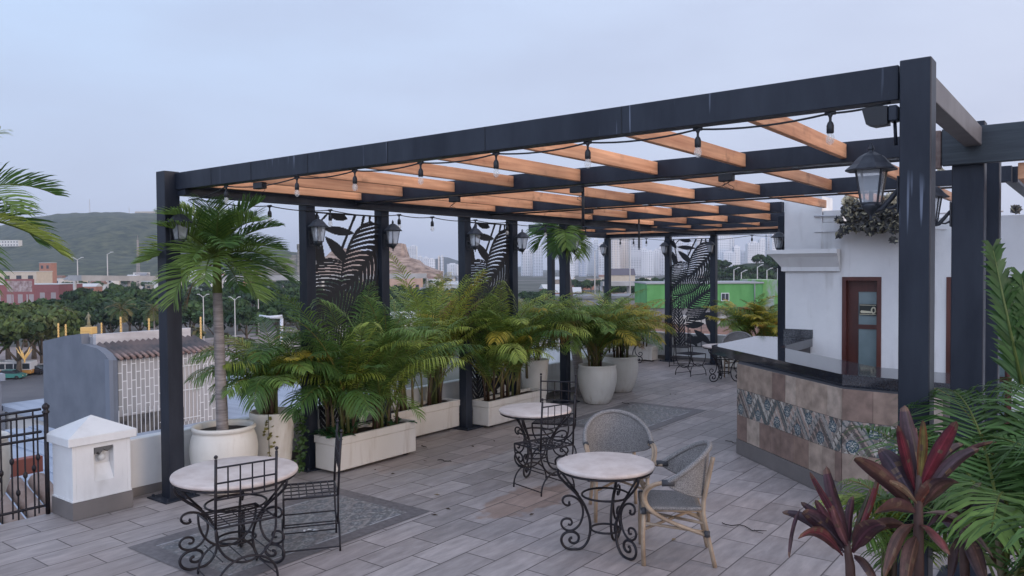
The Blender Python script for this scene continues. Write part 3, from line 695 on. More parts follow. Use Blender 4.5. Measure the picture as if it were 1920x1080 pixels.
# ---------------------------------------------------------------- parapets, pillar, fence
def tparapet(nm, segs, lb):
    t = thing(nm, lb, 'wall')
    b_ = MB(); c_ = MB()
    for (x0, y0, x1, y1, z) in segs:
        b_.box((x0, y0, .002), (x1, y1, z), bev=.008); c_.box((x0-.012, y0-.012, .003), (x1+.012, y1+.012, .085))
    b_.build('wall', WHITE, t); c_.build('skirting', GREYP, t)
tparapet('parapet_wall', [(-7.46, 3.56, -7.34, 12.8, .55)], 'low white plaster parapet running behind the pots and planters')
tparapet('parapet_wall', [(-10.2, 16.62, -3.4, 16.8, .62)], 'low white back parapet behind the far planters and leaf screen')
tparapet('parapet_wall', [(-10.2, 12.95, -10.05, 16.6, .6), (-10.04, 12.82, -7.34, 12.94, .55)], 'white parapet stepping out around the far left corner')
t = thing('gate_pillar', 'squat white pillar with pyramid cap and a broken lamp niche beside the fence', 'pillar', (-7.23, 3.24, 0))
b = MB(); b.box((-.20, -.25, .16), (.185, -.22, .64)); b.box((-.20, .22, .16), (.185, .25, .64)); b.box((-.20, -.219, .16), (.10, .219, .64))
# face with a niche
for (y0, y1, z0, z1) in ((-.219, -.07, .16, .64), (.10, .219, .16, .64), (-.07, .10, .16, .30), (-.07, .10, .60, .64)): b.box((.101, y0, z0), (.185, y1, z1))
b.prism([(.101, .30), (.184, .30), (.110, .44)], 1, -.069, .099)
b.box((-.206, -.256, .155), (.19, .256, .17))
b.build('shaft', WHITE, t)
b = MB(); b.box((-.21, -.26, .004), (.20, .26, .152)); b.build('skirting', GREYP, t)
b = MB(); b.box((-.245, -.295, .643), (.225, .295, .72), bev=.006); P_ = [(-.235, -.285, .7205), (.215, -.285, .7205), (.215, .285, .7205), (-.235, .285, .7205), (-.01, 0, .86)]
b.add(P_, [(0, 1, 4), (1, 2, 4), (2, 3, 4), (3, 0, 4)]); b.build('cap', WHITE, t)
b = MB(); b.lathe([(.001, -.035), (.02, -.03), (.033, -.01), (.033, .01), (.022, .03), (.012, .035), (.012, .06)], 12, (.14, .015, .50)); b.build('niche_lamp', mat('old_bulb', (.6, .6, .58), .3), t)
b = MB(); b.prism([(-.06, .598), (-.065, .54), (-.03, .56), (-.02, .53), (.02, .575), (.05, .55), (.09, .57), (.097, .598)], 0, .102, .18); b.build('broken_plaster', mat('grey_render', (.12, .12, .12), .95), t)

fn_ = thing('iron_fence', 'black wrought iron railing with collared bars at the left edge', 'fence', (0, 0, 0))
def railing(a, c_, ztop, zbot, n, nm='bar', ball=True):
    a = Vector(a); c_ = Vector(c_); b_ = MB()
    for z in (ztop, ztop-.20, zbot+.06): MB().tube([a+Vector((0, 0, z)), c_+Vector((0, 0, z))], .012, 4).build('rail', IRON, fn_)
    for k in range(n):
        p = a.lerp(c_, (k+.5)/n); b_.tube([p+Vector((0, 0, zbot)), p+Vector((0, 0, ztop))], .0075, 4)
        zz = zbot+(.42 if k % 2 else .58)*(ztop-zbot); b_.lathe([(.008, -.03), (.018, -.012), (.018, .012), (.008, .03)], 6, p+Vector((0, 0, zz)))
    b_.build('baluster', IRON, fn_)
railing((-7.49, 1.4, 0), (-7.45, 2.93, 0), .88, .02, 15); railing((-8.6, 1.9, -.2), (-7.5, 2.93, 0), .93, -.3, 11)
b = MB(); b.tube([(-7.45, 2.95, 0), (-7.45, 2.95, .90)], .02, 8); b.lathe([(.02, .89), (.03, .9), (.03, .915), (.018, .925), (.03, .945), (.03, .965), (.012, .985), (.001, .99)], 10, (-7.45, 2.95, 0)); b.build('post', IRON, fn_)
b = MB(); b.tube([(-7.46, 2.28, 0), (-7.46, 2.28, .93)], .018, 8); b.lathe([(.02, .92), (.03, .93), (.016, .95), (.028, .97), (.001, 1.0)], 10, (-7.46, 2.28, 0)); b.build('post', IRON, fn_)

# ---------------------------------------------------------------- tables and chairs
LEG_MAIN = [(.35, .645), (.345, .595), (.31, .55), (.27, .505), (.228, .464), (.179, .40), (.155, .355), (.141, .317), (.124, .27), (.115, .225), (.112, .17), (.117, .123), (.127, .08), (.146, .045), (.17, .02), (.2, .008), (.23, .006), (.257, .008), (.285, .016), (.308, .034), (.322, .06), (.327, .087), (.32, .115), (.303, .136), (.28, .148), (.252, .15), (.226, .143), (.206, .126), (.197, .105), (.20, .08), (.212, .064), (.23, .056), (.25, .059), (.264, .07), (.268, .086), (.258, .1), (.246, .1)]
LEG_C = [(.264, .388), (.270, .372), (.258, .362), (.280, .354), (.302, .365), (.316, .388), (.313, .412), (.30, .428), (.27, .435), (.24, .428), (.21, .41), (.188, .385), (.172, .35), (.165, .31), (.168, .27), (.178, .235), (.193, .2), (.215, .176), (.24, .16), (.266, .155), (.292, .163), (.315, .182), (.327, .208), (.322, .235), (.306, .25), (.285, .254), (.262, .249), (.248, .232), (.248, .21), (.262, .2), (.276, .208)]
def smooth(p, k=2):
    for _ in range(k):
        q = [p[0]]
        for a, c_ in zip(p[:-1], p[1:]): q += [tuple(a[i]*.75+c_[i]*.25 for i in range(len(a))), tuple(a[i]*.25+c_[i]*.75 for i in range(len(a)))]
        q.append(p[-1]); p = q
    return p
def table(R, label, loc, a0, col=None, zt=.665):
    t = thing('bistro_table', label, 'table', loc, a0, 'round stone topped bistro tables'); k = R/.356; kk = (zt-.04)/.645
    b_ = MB(); b_.lathe([(.001, zt-.034), (R-.02, zt-.034), (R-.004, zt-.028), (R, zt-.015), (R-.004, zt-.004), (R-.016, zt), (.001, zt)], 56); b_.build('table_top', STONE, t)
    for r_, z in ((R-.02, zt-.044), (.172*k, .435*kk), (.108*k, .165*kk)):
        MB().tube([(r_*cos(2*pi*i/36), r_*sin(2*pi*i/36), z) for i in range(37)], .0088, 6, cap=False).build('ring', IRON, t)
    for q in range(3):
        a = 2*pi*q/3; b_ = MB()
        for pl, r_ in ((LEG_MAIN, .0105), (LEG_C, .009)):
            pp = smooth(pl, 1); b_.tube([(r*k*cos(a), r*k*sin(a), z*kk) for r, z in pp], r_, 6)
        b_.tube([(.20*k*cos(a), .20*k*sin(a), .44*kk), (R*.94*cos(a), R*.94*sin(a), zt-.05)], .0085, 6)
        b_.build('leg', IRON, t)
    return t
def yawto(dx, dy): return atan2(dy, dx)
# leg angles: two legs towards camera left/right, one away
TB = yawto(-Rv.x, -Rv.y)
def away(x, y): return atan2(y, x)
T1 = table(.45, 'largest round stone table at lower left beside the far left post', (-5.13, 3.32, 0), away(-5.13, 3.32)-radians(8))
T2 = table(.372, 'round travertine table in the foreground between two grey wicker chairs', (-3.02, 5.11, 0), away(-3.02, 5.11)-radians(20))
T3 = table(.385, 'round stone table behind, next to the long cream planter', (-4.79, 6.66, 0), away(-4.79, 6.66)+radians(40))
T4 = table(.40, 'far round table half hidden behind the left tip of the bar', (-5.72, 14.05, 0), TB+radians(150))
T5 = table(.36, 'far small table showing among yellow palms near the back planter', (-8.55, 15.45, 0), TB+radians(170))

def iron_chair(label, loc, rz):
    # faces +Y locally; origin on the floor under the seat
    t = thing('iron_chair', label, 'chair', loc, rz, 'wrought iron bistro chairs'); hw, hd, sh = .205, .20, .43; r = .0085
    b_ = MB()
    b_.tube([(-hw, -hd, sh), (hw, -hd, sh), (hw, hd, sh), (-hw, hd, sh), (-hw, -hd, sh)], r, 4, cap=False)
    for k in range(1, 4): x = -hw+2*hw*k/4; b_.tube([(x, -hd, sh), (x, hd, sh)], .0045, 4)
    for k in range(1, 7): y = -hd+2*hd*k/7; b_.tube([(-hw, y, sh+.003), (hw, y, sh+.003)], .0045, 4)
    b_.build('seat', IRON, t)
    b_ = MB()
    for sx in (-1, 1):
        b_.tube([(sx*hw, -hd, sh), (sx*hw, -hd-.012, .66), (sx*hw, -hd-.03, .90)], r+.0015, 6)
        b_.lathe([(.001, -.012), (.012, -.006), (.014, .004), (.009, .012), (.001, .016)], 8, (sx*hw, -hd-.031, .915))
    zs = (.625, .735, .84)
    for z in zs: b_.tube([(-hw, -hd-.01-.03*(z-.62), z), (hw, -hd-.01-.03*(z-.62), z)], .0065, 4)
    for k in range(1, 5): x = -hw+2*hw*k/5; b_.tube([(x, -hd-.010, zs[0]), (x, -hd-.017, zs[2])], .0055, 4)
    b_.build('backrest', IRON, t)
    for y in (-hd, hd):
        b_ = MB()
        u = [(hw*cos(a)*1.0, y, sh-.02+(.235)*(-abs(sin(a)))**1 if False else sh-.03-.235*abs(sin(a))) for a in [pi*k/20 for k in range(21)]]
        u = [(hw, y, sh)]+u+[(-hw, y, sh)]
        b_.tube(u, r, 6)
        lo_ = [(hw*1.02*cos(a), y*1.05, .0+.205*abs(sin(a))**.85) for a in [pi*k/20 for k in range(21)]]
        b_.tube(lo_, r, 6)
        b_.build('leg', IRON, t)
    b_ = MB()
    for sx in (-1, 1):
        b_.tube([(sx*.163, -hd, .20), (sx*.163, hd, .20)], .006, 4); b_.tube([(sx*hw*1.01, -hd*1.04, .035), (sx*hw*1.01, hd*1.04, .035)], .006, 4)
    b_.tube([(-.0, -hd, .168), (.0, hd, .168)], .0055, 4)
    b_.build('stretcher', IRON, t)
    return t
def facing(dx, dy): return atan2(dy, dx)-pi/2
cA = iron_chair('black iron chair in front of the large left table, back to the camera', (-4.83, 3.13, 0), facing(-.97, .26))
dup(cA, (-4.93, 3.84, 0), facing(-.58, -.80), 'rusty iron chair seen side on, right of the large left table')
dup(cA, (-4.36, 6.20, 0), facing(-.95, .25), 'nearer of the two black iron chairs at the table beside the long planter')
dup(cA, (-4.93, 7.22, 0), facing(.37, -.93), 'black iron chair behind the middle table, its back near the pergola post')
p = atz(1300, 705, 0); 
dup(cA, (p.x-.1, p.y+.1, 0), facing(.35, .95), 'far black iron chair beside the far table at the leaf screen')
p = atz(1280, 690, 0)
dup(cA, (p.x-.15, p.y+.25, 0), facing(.95, .2), 'farthest black iron chair, tucked against the leaf screen post')

def wicker_chair(label, loc, rz):
    t = thing('wicker_chair', label, 'chair', loc, rz, 'grey woven armchairs with cane frames'); sh = .415
    # faces +Y
    b_ = MB(); n = 12; vs = []
    def seatpt(u, v):
        x = (u-.5)*.44*(1-.10*(1-v)); y = (v-.5)*.42; z = sh-.012*(1-(2*u-1)**2) - (.03*max(0, v-.85)/.15)**1.0
        return (x, y, z)
    vs = [seatpt(i/n, j/n) for j in range(n+1) for i in range(n+1)]; lo_ = [(x, y, z-.022) for x, y, z in vs]; m1 = n+1
    fs = [(j*m1+i, j*m1+i+1, (j+1)*m1+i+1, (j+1)*m1+i) for j in range(n) for i in range(n)]
    o_ = len(vs); fs2 = [tuple(k+o_ for k in f[::-1]) for f in fs]
    rim = [i for i in range(n)]+[n+j*m1 for j in range(n)]+[n*m1+n-i for i in range(n)]+[(n-j)*m1 for j in range(n)]
    fs3 = [(rim[(k+1) % len(rim)], rim[k], rim[k]+o_, rim[(k+1) % len(rim)]+o_) for k in range(len(rim))]
    b_.add(vs+lo_, fs+fs2+fs3, sm=True)
    b_.build('seat', WEAVE, t)
    # curved back: angle from -100..100 around the seat centre, open to +Y
    RX_, RY_ = .275, .27; nn_ = 30
    def bk(a, s_):   # s_: 0 bottom .. 1 top ; a in -1..1
        th = -pi/2 + a*radians(98); ztop = .60+.215*cos(a*pi/2)**1.1; zbot = .60-.14*cos(a*pi/2)**.8
        z = zbot+(ztop-zbot)*s_; out_ = 1+.16*(z-.5)*cos(a*pi/2)*1.4
        return Vector((RX_*cos(th)*out_, RY_*sin(th)*out_, z))
    b_ = MB(); m2 = 8; vs = [bk(-1+2*i/nn_, j/m2) for j in range(m2+1) for i in range(nn_+1)]; k1 = nn_+1
    inn = [Vector((v.x*.975, v.y*.975, v.z)) for v in vs]; fs = [(j*k1+i, j*k1+i+1, (j+1)*k1+i+1, (j+1)*k1+i) for j in range(m2) for i in range(nn_)]
    b_.add(vs+inn, fs+[tuple(q+len(vs) for q in f[::-1]) for f in fs], sm=True)
    b_.tube([bk(-1+2*i/nn_, 1) for i in range(nn_+1)], .019, 8); b_.tube([bk(-1+2*i/nn_, 0) for i in range(nn_+1)], .010, 6)
    b_.build('backrest', WEAVE, t)
    b_ = MB(); cs_ = []; r = .0145
    for sx in (-1, 1):
        e0 = bk(sx*1.0, 1)
        # rear leg: floor, seat, up to the top of the back
        rl = [(sx*.20, -.30, 0), (sx*.185, -.245, .25), (sx*.175, -.215, .41), (sx*.165, -.262, .62), (sx*.16, -.292, .76)]
        b1 = MB(); b1.tube(smooth(rl, 1), .0155, 8); b1.build('leg', CANE, t)
        b1 = MB(); b1.tube([(sx*.215, .19, 0), (sx*.212, .195, .2), (sx*.208, .185, .40)], .0155, 8); b1.build('leg', CANE, t)
        # arm: from the end of the back forward, curling down past the seat to the rear leg
        arm = [e0, (sx*.285, .10, .605), (sx*.283, .165, .575), (sx*.270, .195, .52), (sx*.255, .19, .46), (sx*.245, .15, .40), (sx*.235, .05, .335), (sx*.22, -.10, .275), (sx*.20, -.245, .22)]
        for off in (0, .028):
            b_.tube(smooth([(q[0]-sx*off*.6, q[1]-off*.5, q[2]-off*.3) for q in [tuple(x) for x in arm]], 2), .0125, 8)
        MB().tube([e0+Vector((0, -.055, .004)), e0+Vector((0, .03, 0))], .0235, 10).build('binding', WRAP, t)
        for z, y in ((.385, .188), (.235, -.245)): MB().lathe([(.02, -.02), (.02, .02)], 8, (sx*.21, y, z)).build('binding', WRAP, t)
        b_.tube([(sx*.205, .19, .39), (sx*.18, -.21, .39)], .012, 8)
    b_.tube([(-.205, .19, .39), (.205, .19, .39)], .012, 8); b_.tube([(-.18, -.21, .39), (.18, -.21, .39)], .012, 8)
    b_.tube([(-.21, .19, .255), (.19, -.245, .30)], .0105, 8); b_.tube([(.21, .19, .255), (-.19, -.245, .30)], .0105, 8)
    b_.tube([(-.21, .19, .30), (-.19, -.245, .24)], .0105, 8); b_.tube([(.21, .19, .30), (.19, -.245, .24)], .0105, 8)
    b_.build('frame', CANE, t)
    return t
r1 = wicker_chair('grey wicker armchair seen from the side, right of the foreground table', (-2.58, 5.28, 0), facing(-.84, -.50))
r1.scale = (1.03, 1.03, 1.03)
dup(r1, (-3.36, 5.90, 0), facing(.62, -.78), 'grey wicker armchair behind the foreground table, facing the camera', scale=1.04)
dup(r1, (-5.72, 14.72, 0), facing(.25, -.95), 'far grey wicker armchair behind the left tip of the bar', scale=1.04)

# ---------------------------------------------------------------- pots and planters
def pot(label, loc, prof, soil_z, soil_r, group=None, name='plant_pot'):
    t = thing(name, label, 'pot', loc, 0, group)
    b_ = MB(); b_.lathe(prof, 48); b_.build('vessel', POT, t)
    b_ = MB(); b_.lathe([(.001, soil_z+.01), (soil_r*.6, soil_z+.006), (soil_r, soil_z)], 24); b_.build('soil', SOIL, t)
    return t
bulb_p = [(.17, .003), (.20, .01), (.245, .08), (.285, .2), (.312, .33), (.318, .43), (.305, .52), (.285, .575), (.272, .592), (.285, .60), (.30, .612), (.30, .632), (.288, .645), (.268, .64), (.258, .61), (.262, .56), (.26, .5)]
POT1 = (-6.83, 4.30, 0)
pot('big rounded cream pot holding the tall palm, behind the left table', POT1, bulb_p, .585, .262)
cyl_p = [(.15, .003), (.165, .01), (.18, .1), (.20, .3), (.218, .5), (.232, .63), (.238, .66), (.236, .675), (.222, .677), (.212, .66), (.205, .55)]
POT2 = (-6.93, 4.93, 0)
pot('tall tapering cream pot with a trailing vine on its side', POT2, cyl_p, .60, .212)
ur_p = [(.185, .003), (.20, .01), (.24, .1), (.28, .22), (.305, .34), (.312, .44), (.305, .52), (.292, .575), (.298, .59), (.30, .605), (.29, .615), (.272, .61), (.27, .56), (.262, .5)]
POTA = (-6.42, 10.62, 0)
pot('large cream urn pot right of the lone pergola post', POTA, ur_p, .555, .262)
pot('cream urn pot partly hidden behind the large urn', (-6.70, 11.85, 0), ur_p, .555, .262)
pot('cream pot standing behind the far end of the long planter', (-7.02, 9.75, 0), [(r*.95, z*1.1) for r, z in cyl_p], .66, .2)
pl_g = 'rectangular cream planters along the terrace edge'
def planter(label, x0, y0, x1, y1, z1, z0=.03):
    t = thing('planter_box', label, 'planter', ((x0+x1)/2, (y0+y1)/2, 0), 0, pl_g); w_, l_ = (x1-x0)/2, (y1-y0)/2
    b_ = MB(); b_.box((-w_, -l_, z0), (w_, l_, z1-.08), bev=.008)
    k = .008; r = .028
    for a, c_ in (((-w_-k, -l_-k), (w_+k, -l_+r)), ((-w_-k, l_-r), (w_+k, l_+k)), ((-w_-k, -l_+r), (-w_+r, l_-r)), ((w_-r, -l_+r), (w_+k, l_-r))):
        b_.box((*a, z1-.079), (*c_, z1), bev=.004)
    b_.build('trough', PLNT, t)
    b_ = MB(); nx, ny = 6, 14; vs = [(-w_+r+(2*w_-2*r)*i/nx, -l_+r+(2*l_-2*r)*j/ny, z1-.035+rnd.uniform(-.012, .012)) for j in range(ny+1) for i in range(nx+1)]
    b_.add(vs, [(j*(nx+1)+i, j*(nx+1)+i+1, (j+1)*(nx+1)+i+1, (j+1)*(nx+1)+i) for j in range(ny) for i in range(nx)]); b_.build('soil', SOIL, t)
    b_ = MB()
    for sy in (-1, 1):
        for sx in (-1, 1): b_.box((sx*(w_-.08)-.03, sy*(l_-.12)-.03, .002), (sx*(w_-.08)+.03, sy*(l_-.12)+.03, z0-.001))
    b_.build('foot', BLACK, t)
    return t
planter('nearest cream planter box with low ferns at its near end', -6.71, 5.30, -6.375, 6.49, .385)
planter('cream planter box set back between the two leaf screens', -7.24, 6.62, -6.915, 7.87, .385)
planter('long cream planter box behind the middle table', -6.85, 8.06, -6.56, 9.40, .36)
planter('far cream planter box at the right of the back row', -8.98, 15.95, -8.2, 16.25, .335)
planter('farthest cream planter box at the left of the back row', -9.98, 16.1, -9.2, 16.4, .335)
planter('cream planter box behind the bar against the back wall', -6.5, 15.8, -5.0, 16.1, .36)

# ---------------------------------------------------------------- palms
def lerp3(a, c_, t): return tuple(a[i]+(c_[i]-a[i])*t for i in range(3))
GRN = (.155, .245, .055); GRD = (.085, .165, .042); YEL = (.46, .34, .04); LIM = (.32, .39, .07); BRN = (.28, .14, .045); TAN = (.34, .22, .10)
def frond(b_, c0, az, el, L_, droop, npair, ll, lw, col, tip=None, stem=.22, lift=.25, fold=.5, ldroop=.5, seg=14, rr=.007, rcol=(.16, .20, .05), r=rnd):
    pts = []; p = Vector(c0); az2 = az + r.uniform(-.15, .15)
    for i in range(seg+1):
        t = i/seg; e_ = el - droop*t**1.25; pts.append((p.copy(), Vector((cos(az)*cos(e_), sin(az)*cos(e_), sin(e_)))))
        p += pts[-1][1]*(L_/seg); az += (az2-az)*.08
    b_.tube([q[0] for q in pts], [rr*(1-.75*i/seg) for i in range(seg+1)], 4, col=rcol, cap=False)
    for k in range(npair):
        tt = k/(npair-1); t = stem+(1-stem)*tt; f = t*seg; i = min(int(f), seg-1); q = pts[i][0].lerp(pts[i+1][0], f-i); T = pts[i][1]
        side = T.cross(Vector((0, 0, 1)));
        if side.length < 1e-3: side = Vector((1, 0, 0))
        side.normalize(); up = side.cross(T).normalized()
        ln = ll*(sin(pi*(.13+.80*tt)))**.75
        fw = .35+.75*tt
        for s_ in (-1, 1):
            if r.random() < .05: continue
            jit = r.uniform(-.14, .14)
            d = (side*s_*cos(lift+jit)+up*sin(lift+jit)+T*fw*(1+r.uniform(-.12, .12))).normalized()
            c1 = col if not tip else lerp3(col, tip, min(1, max(0, tt+r.uniform(-.25, .15))))
            g_ = r.uniform(.7, 1.35); c1 = (c1[0]*g_, c1[1]*g_, c1[2]*g_)
            wv = (T - d*T.dot(d)).normalized()*lw*.5
            l2 = ln*r.uniform(.88, 1.08)
            m1 = q+d*l2*.45+Vector((0, 0, -.06*l2*ldroop)); m2 = q+d*l2*.8+Vector((0, 0, -.30*l2*ldroop)); e2 = q+d*l2+Vector((0, 0, -.62*l2*ldroop))
            n0 = wv*.55
            b_.add([q-n0, q+n0, m1+wv, m1-wv, m2+wv*.7, m2-wv*.7, e2], [(0, 1, 2, 3), (3, 2, 4, 5), (5, 4, 6)], sm=True, col=c1)
def areca(label, loc, n, Lr, z0, seed, spread=(.12, .12), cols=None, droop=(1.2, 2.0), elr=(55, 86), ll=.24, lw=.016, npair=30, group='feathery areca palms in the pots and planters', name='areca_palm', azr=None, stems=8, scale=1, soft=None):
    r = random.Random(seed); t = thing(name, label, 'palm', loc, 0, group)
    b_ = MB(); s_ = MB(); cols = cols or [(GRN, None, 5), (GRD, None, 3), (LIM, None, 1.5), (GRN, YEL, 1)]
    tot = sum(c_[2] for c_ in cols)
    bases = [(r.uniform(-1, 1)*spread[0], r.uniform(-1, 1)*spread[1]) for _ in range(stems)]
    for k in range(n):
        bx_, by_ = bases[k % stems]; x = r.random()*tot
        for c_ in cols:
            x -= c_[2]
            if x <= 0: break
        if azr: az = r.uniform(*azr)
        else: az = 2*pi*(k+r.uniform(-.4, .4))/n*3.0
        h0 = z0+r.uniform(.05, .30)*scale
        el = radians(r.uniform(*elr)); L_ = r.uniform(*Lr)
        frond(b_, (bx_, by_, h0), az, el, L_, r.uniform(*droop), npair, ll*r.uniform(.85, 1.1)*L_/((Lr[0]+Lr[1])/2), lw, c_[0], c_[1], r=r, ldroop=r.uniform(.45, 1.25), lift=r.uniform(.05, .4), rcol=(.17, .20, .05) if r.random() < .6 else (.28, .22, .06), rr=.008*scale)
    for (bx_, by_) in bases:
        g_ = r.uniform(.7, 1.2); s_.tube([(bx_, by_, z0-.05), (bx_*1.05, by_*1.05, z0+.18*scale), (bx_*1.15+r.uniform(-.03, .03), by_*1.15, z0+.42*scale)], [.02*scale, .016*scale, .009*scale], 6, col=r.choice([(.22*g_, .17*g_, .09*g_), (.14*g_, .15*g_, .05*g_), (.10*g_, .06*g_, .04*g_)]))
    b_.build('foliage', LEAF, t); s_.build('stem', LEAF, t)
    return t
areca('wide green areca palm in the nearest cream planter', (-6.50, 5.95, 0), 62, (1.15, 1.75), .36, 3, (.08, .44), stems=14, ll=.25, npair=46, lw=.0135, droop=(.6, 1.9), elr=(62, 90), cols=[(GRN, None, 5), (GRD, None, 3), (LIM, None, 2)])
areca('areca palm with long arching fronds leaning over the near planter', (-6.60, 5.55, 0), 14, (.8, 1.15), .36, 31, (.06, .15), stems=6, ll=.27, npair=36, droop=(1.6, 2.6), cols=[(GRD, None, 3), (GRN, None, 2), (LIM, None, .8)])
areca('yellowing areca palm in the set back planter', (-7.08, 7.25, 0), 40, (1.05, 1.6), .36, 5, (.07, .42), stems=14, ll=.25, npair=40, lw=.015, elr=(64, 90), cols=[(LIM, None, 3), (YEL, (.46, .24, .04), .8), (GRN, LIM, 4), (TAN, None, .3)], droop=(.7, 1.8))
areca('tall yellow green areca fronds rising left of the second screen post', (-7.10, 7.62, 0), 22, (1.5, 2.05), .36, 61, (.07, .16), stems=6, ll=.25, npair=42, lw=.015, elr=(72, 90), droop=(.5, 1.3), cols=[(LIM, None, 4), (GRN, LIM, 2), (YEL, None, 1)])
areca('dense green areca palm in the long planter', (-6.72, 8.55, 0), 70, (1.15, 1.8), .34, 8, (.07, .45), stems=15, ll=.26, npair=42, lw=.015, elr=(62, 90), cols=[(GRN, None, 5), (LIM, None, 2.8), (GRD, None, 2), (GRN, YEL, .8)], droop=(.8, 2.0))
areca('bushy areca palm behind the long planter by the lone post', (-7.0, 9.7, 0), 50, (1.2, 1.75), .55, 9, (.15, .4), stems=9, ll=.27, cols=[(GRN, None, 3), (LIM, None, 3), (GRN, YEL, 1)])
areca('green areca palm in the large cream urn', (POTA[0], POTA[1], 0), 66, (.95, 1.45), .56, 12, (.13, .13), stems=11, ll=.25, npair=34, cols=[(GRN, None, 4), (GRD, None, 2), (GRN, YEL, 1.5), (GRN, BRN, .7)], droop=(1.1, 2.2))
areca('areca palm in the hidden urn, green turning yellow', (-6.75, 12.0, 0), 44, (.9, 1.4), .56, 14, (.14, .14), stems=9, ll=.25, cols=[(LIM, None, 2), (LIM, YEL, 3), (YEL, BRN, 1)])
areca('olive green areca palm at the parapet beyond the urns', (-7.6, 12.6, 0), 44, (.9, 1.35), .5, 15, (.25, .25), stems=8, ll=.26, lw=.02, cols=[(LIM, YEL, 3), (GRN, None, 2)])
areca('orange tinged areca palm in the far right planter', (-8.6, 16.1, 0), 40, (.8, 1.25), .3, 16, (.25, .08), stems=9, ll=.24, lw=.02, cols=[(LIM, (.34, .17, .03), 3), (YEL, (.36, .15, .03), 2.5), (GRN, YEL, 1.5)], droop=(.8, 1.9))
areca('yellow areca palm in the far left planter', (-9.5, 16.2, 0), 36, (.8, 1.25), .3, 17, (.25, .08), stems=8, ll=.24, lw=.02, cols=[(LIM, YEL, 3), (GRN, YEL, 2), (YEL, (.36, .15, .03), 1)])
areca('orange green areca palm behind the bar at the back wall', (-5.75, 15.95, 0), 64, (.9, 1.35), .34, 18, (.5, .1), stems=10, ll=.24, lw=.022, cols=[(LIM, YEL, 3), (GRN, None, 2), (YEL, (.36, .15, .03), 1.6)], droop=(1.0, 2.0))
areca('full green areca palm in the tall tapering pot', (POT2[0], POT2[1], 0), 40, (.75, 1.1), .62, 21, (.10, .10), stems=9, ll=.25, npair=36, cols=[(GRN, None, 4), (GRD, None, 3), (LIM, None, 1.4), (GRN, YEL, .6)], droop=(1.3, 2.5))

# low ferns in the nearest planter and vine on the tall pot
def ferny(label, loc, n, L_, seed, w_=(.1, .2), col=(.03, .10, .035), name='fern'):
    r = random.Random(seed); t = thing(name, label, 'plant', loc, 0, 'small plants in the planters'); b_ = MB()
    for k in range(n):
        frond(b_, (r.uniform(-1, 1)*w_[0], r.uniform(-1, 1)*w_[1], 0), r.uniform(0, 6.28), radians(r.uniform(25, 75)), L_*r.uniform(.7, 1.2), r.uniform(1, 1.8), 16, L_*.28, .012, col, r=r, rr=.003)
    b_.build('foliage', LEAF, t); return t
ferny('low dark green fern in the near corner of the nearest planter', (-6.55, 5.52, .35), 34, .22, 41, (.10, .17))
ferny('small green plant at the right end of the nearest planter', (-6.52, 6.3, .35), 12, .16, 42, (.08, .1))
def vine(label, pts, seed, col, n=60, sz=.03):
    r = random.Random(seed); t = thing('trailing_vine', label, 'vine', (0, 0, 0)); b_ = MB(); c_ = MB()
    c_.tube(pts, .004, 4, col=(.06, .07, .03)); P_ = [Vector(p) for p in pts]
    for k in range(n):
        f = r.random()*(len(P_)-1); i = int(f); q = P_[i].lerp(P_[min(i+1, len(P_)-1)], f-i)+Vector([r.gauss(0, .028) for _ in range(3)])
        d = Vector([r.uniform(-1, 1), r.uniform(-1, 1), r.uniform(-1.2, .2)]).normalized(); s_ = d.orthogonal().normalized()*sz*.5; g_ = r.uniform(.7, 1.4)
        b_.add([q, q+d*sz*.5+s_, q+d*sz, q+d*sz*.5-s_], [(0, 1, 2, 3)], col=tuple(x*g_ for x in col))
    b_.build('foliage', LEAF, t); c_.build('stem', LEAF, t)
def cyl(px, z, rr=.235):
    return None
vx, vy = POT2[0], POT2[1]
vine('thin yellowish vine trailing down the front of the tall pot', [(vx+.17, vy-.17, .68), (vx+.185, vy-.18, .5), (vx+.165, vy-.165, .35), (vx+.155, vy-.15, .22)], 4, (.22, .20, .06), 34, .04)
vine('leafy green vine hanging between the tall pot and the post', [(vx+.20, vy+.16, .66), (vx+.24, vy+.19, .5), (vx+.25, vy+.18, .34), (vx+.23, vy+.17, .18), (vx+.28, vy+.12, .08)], 5, (.06, .11, .03), 190, .04)

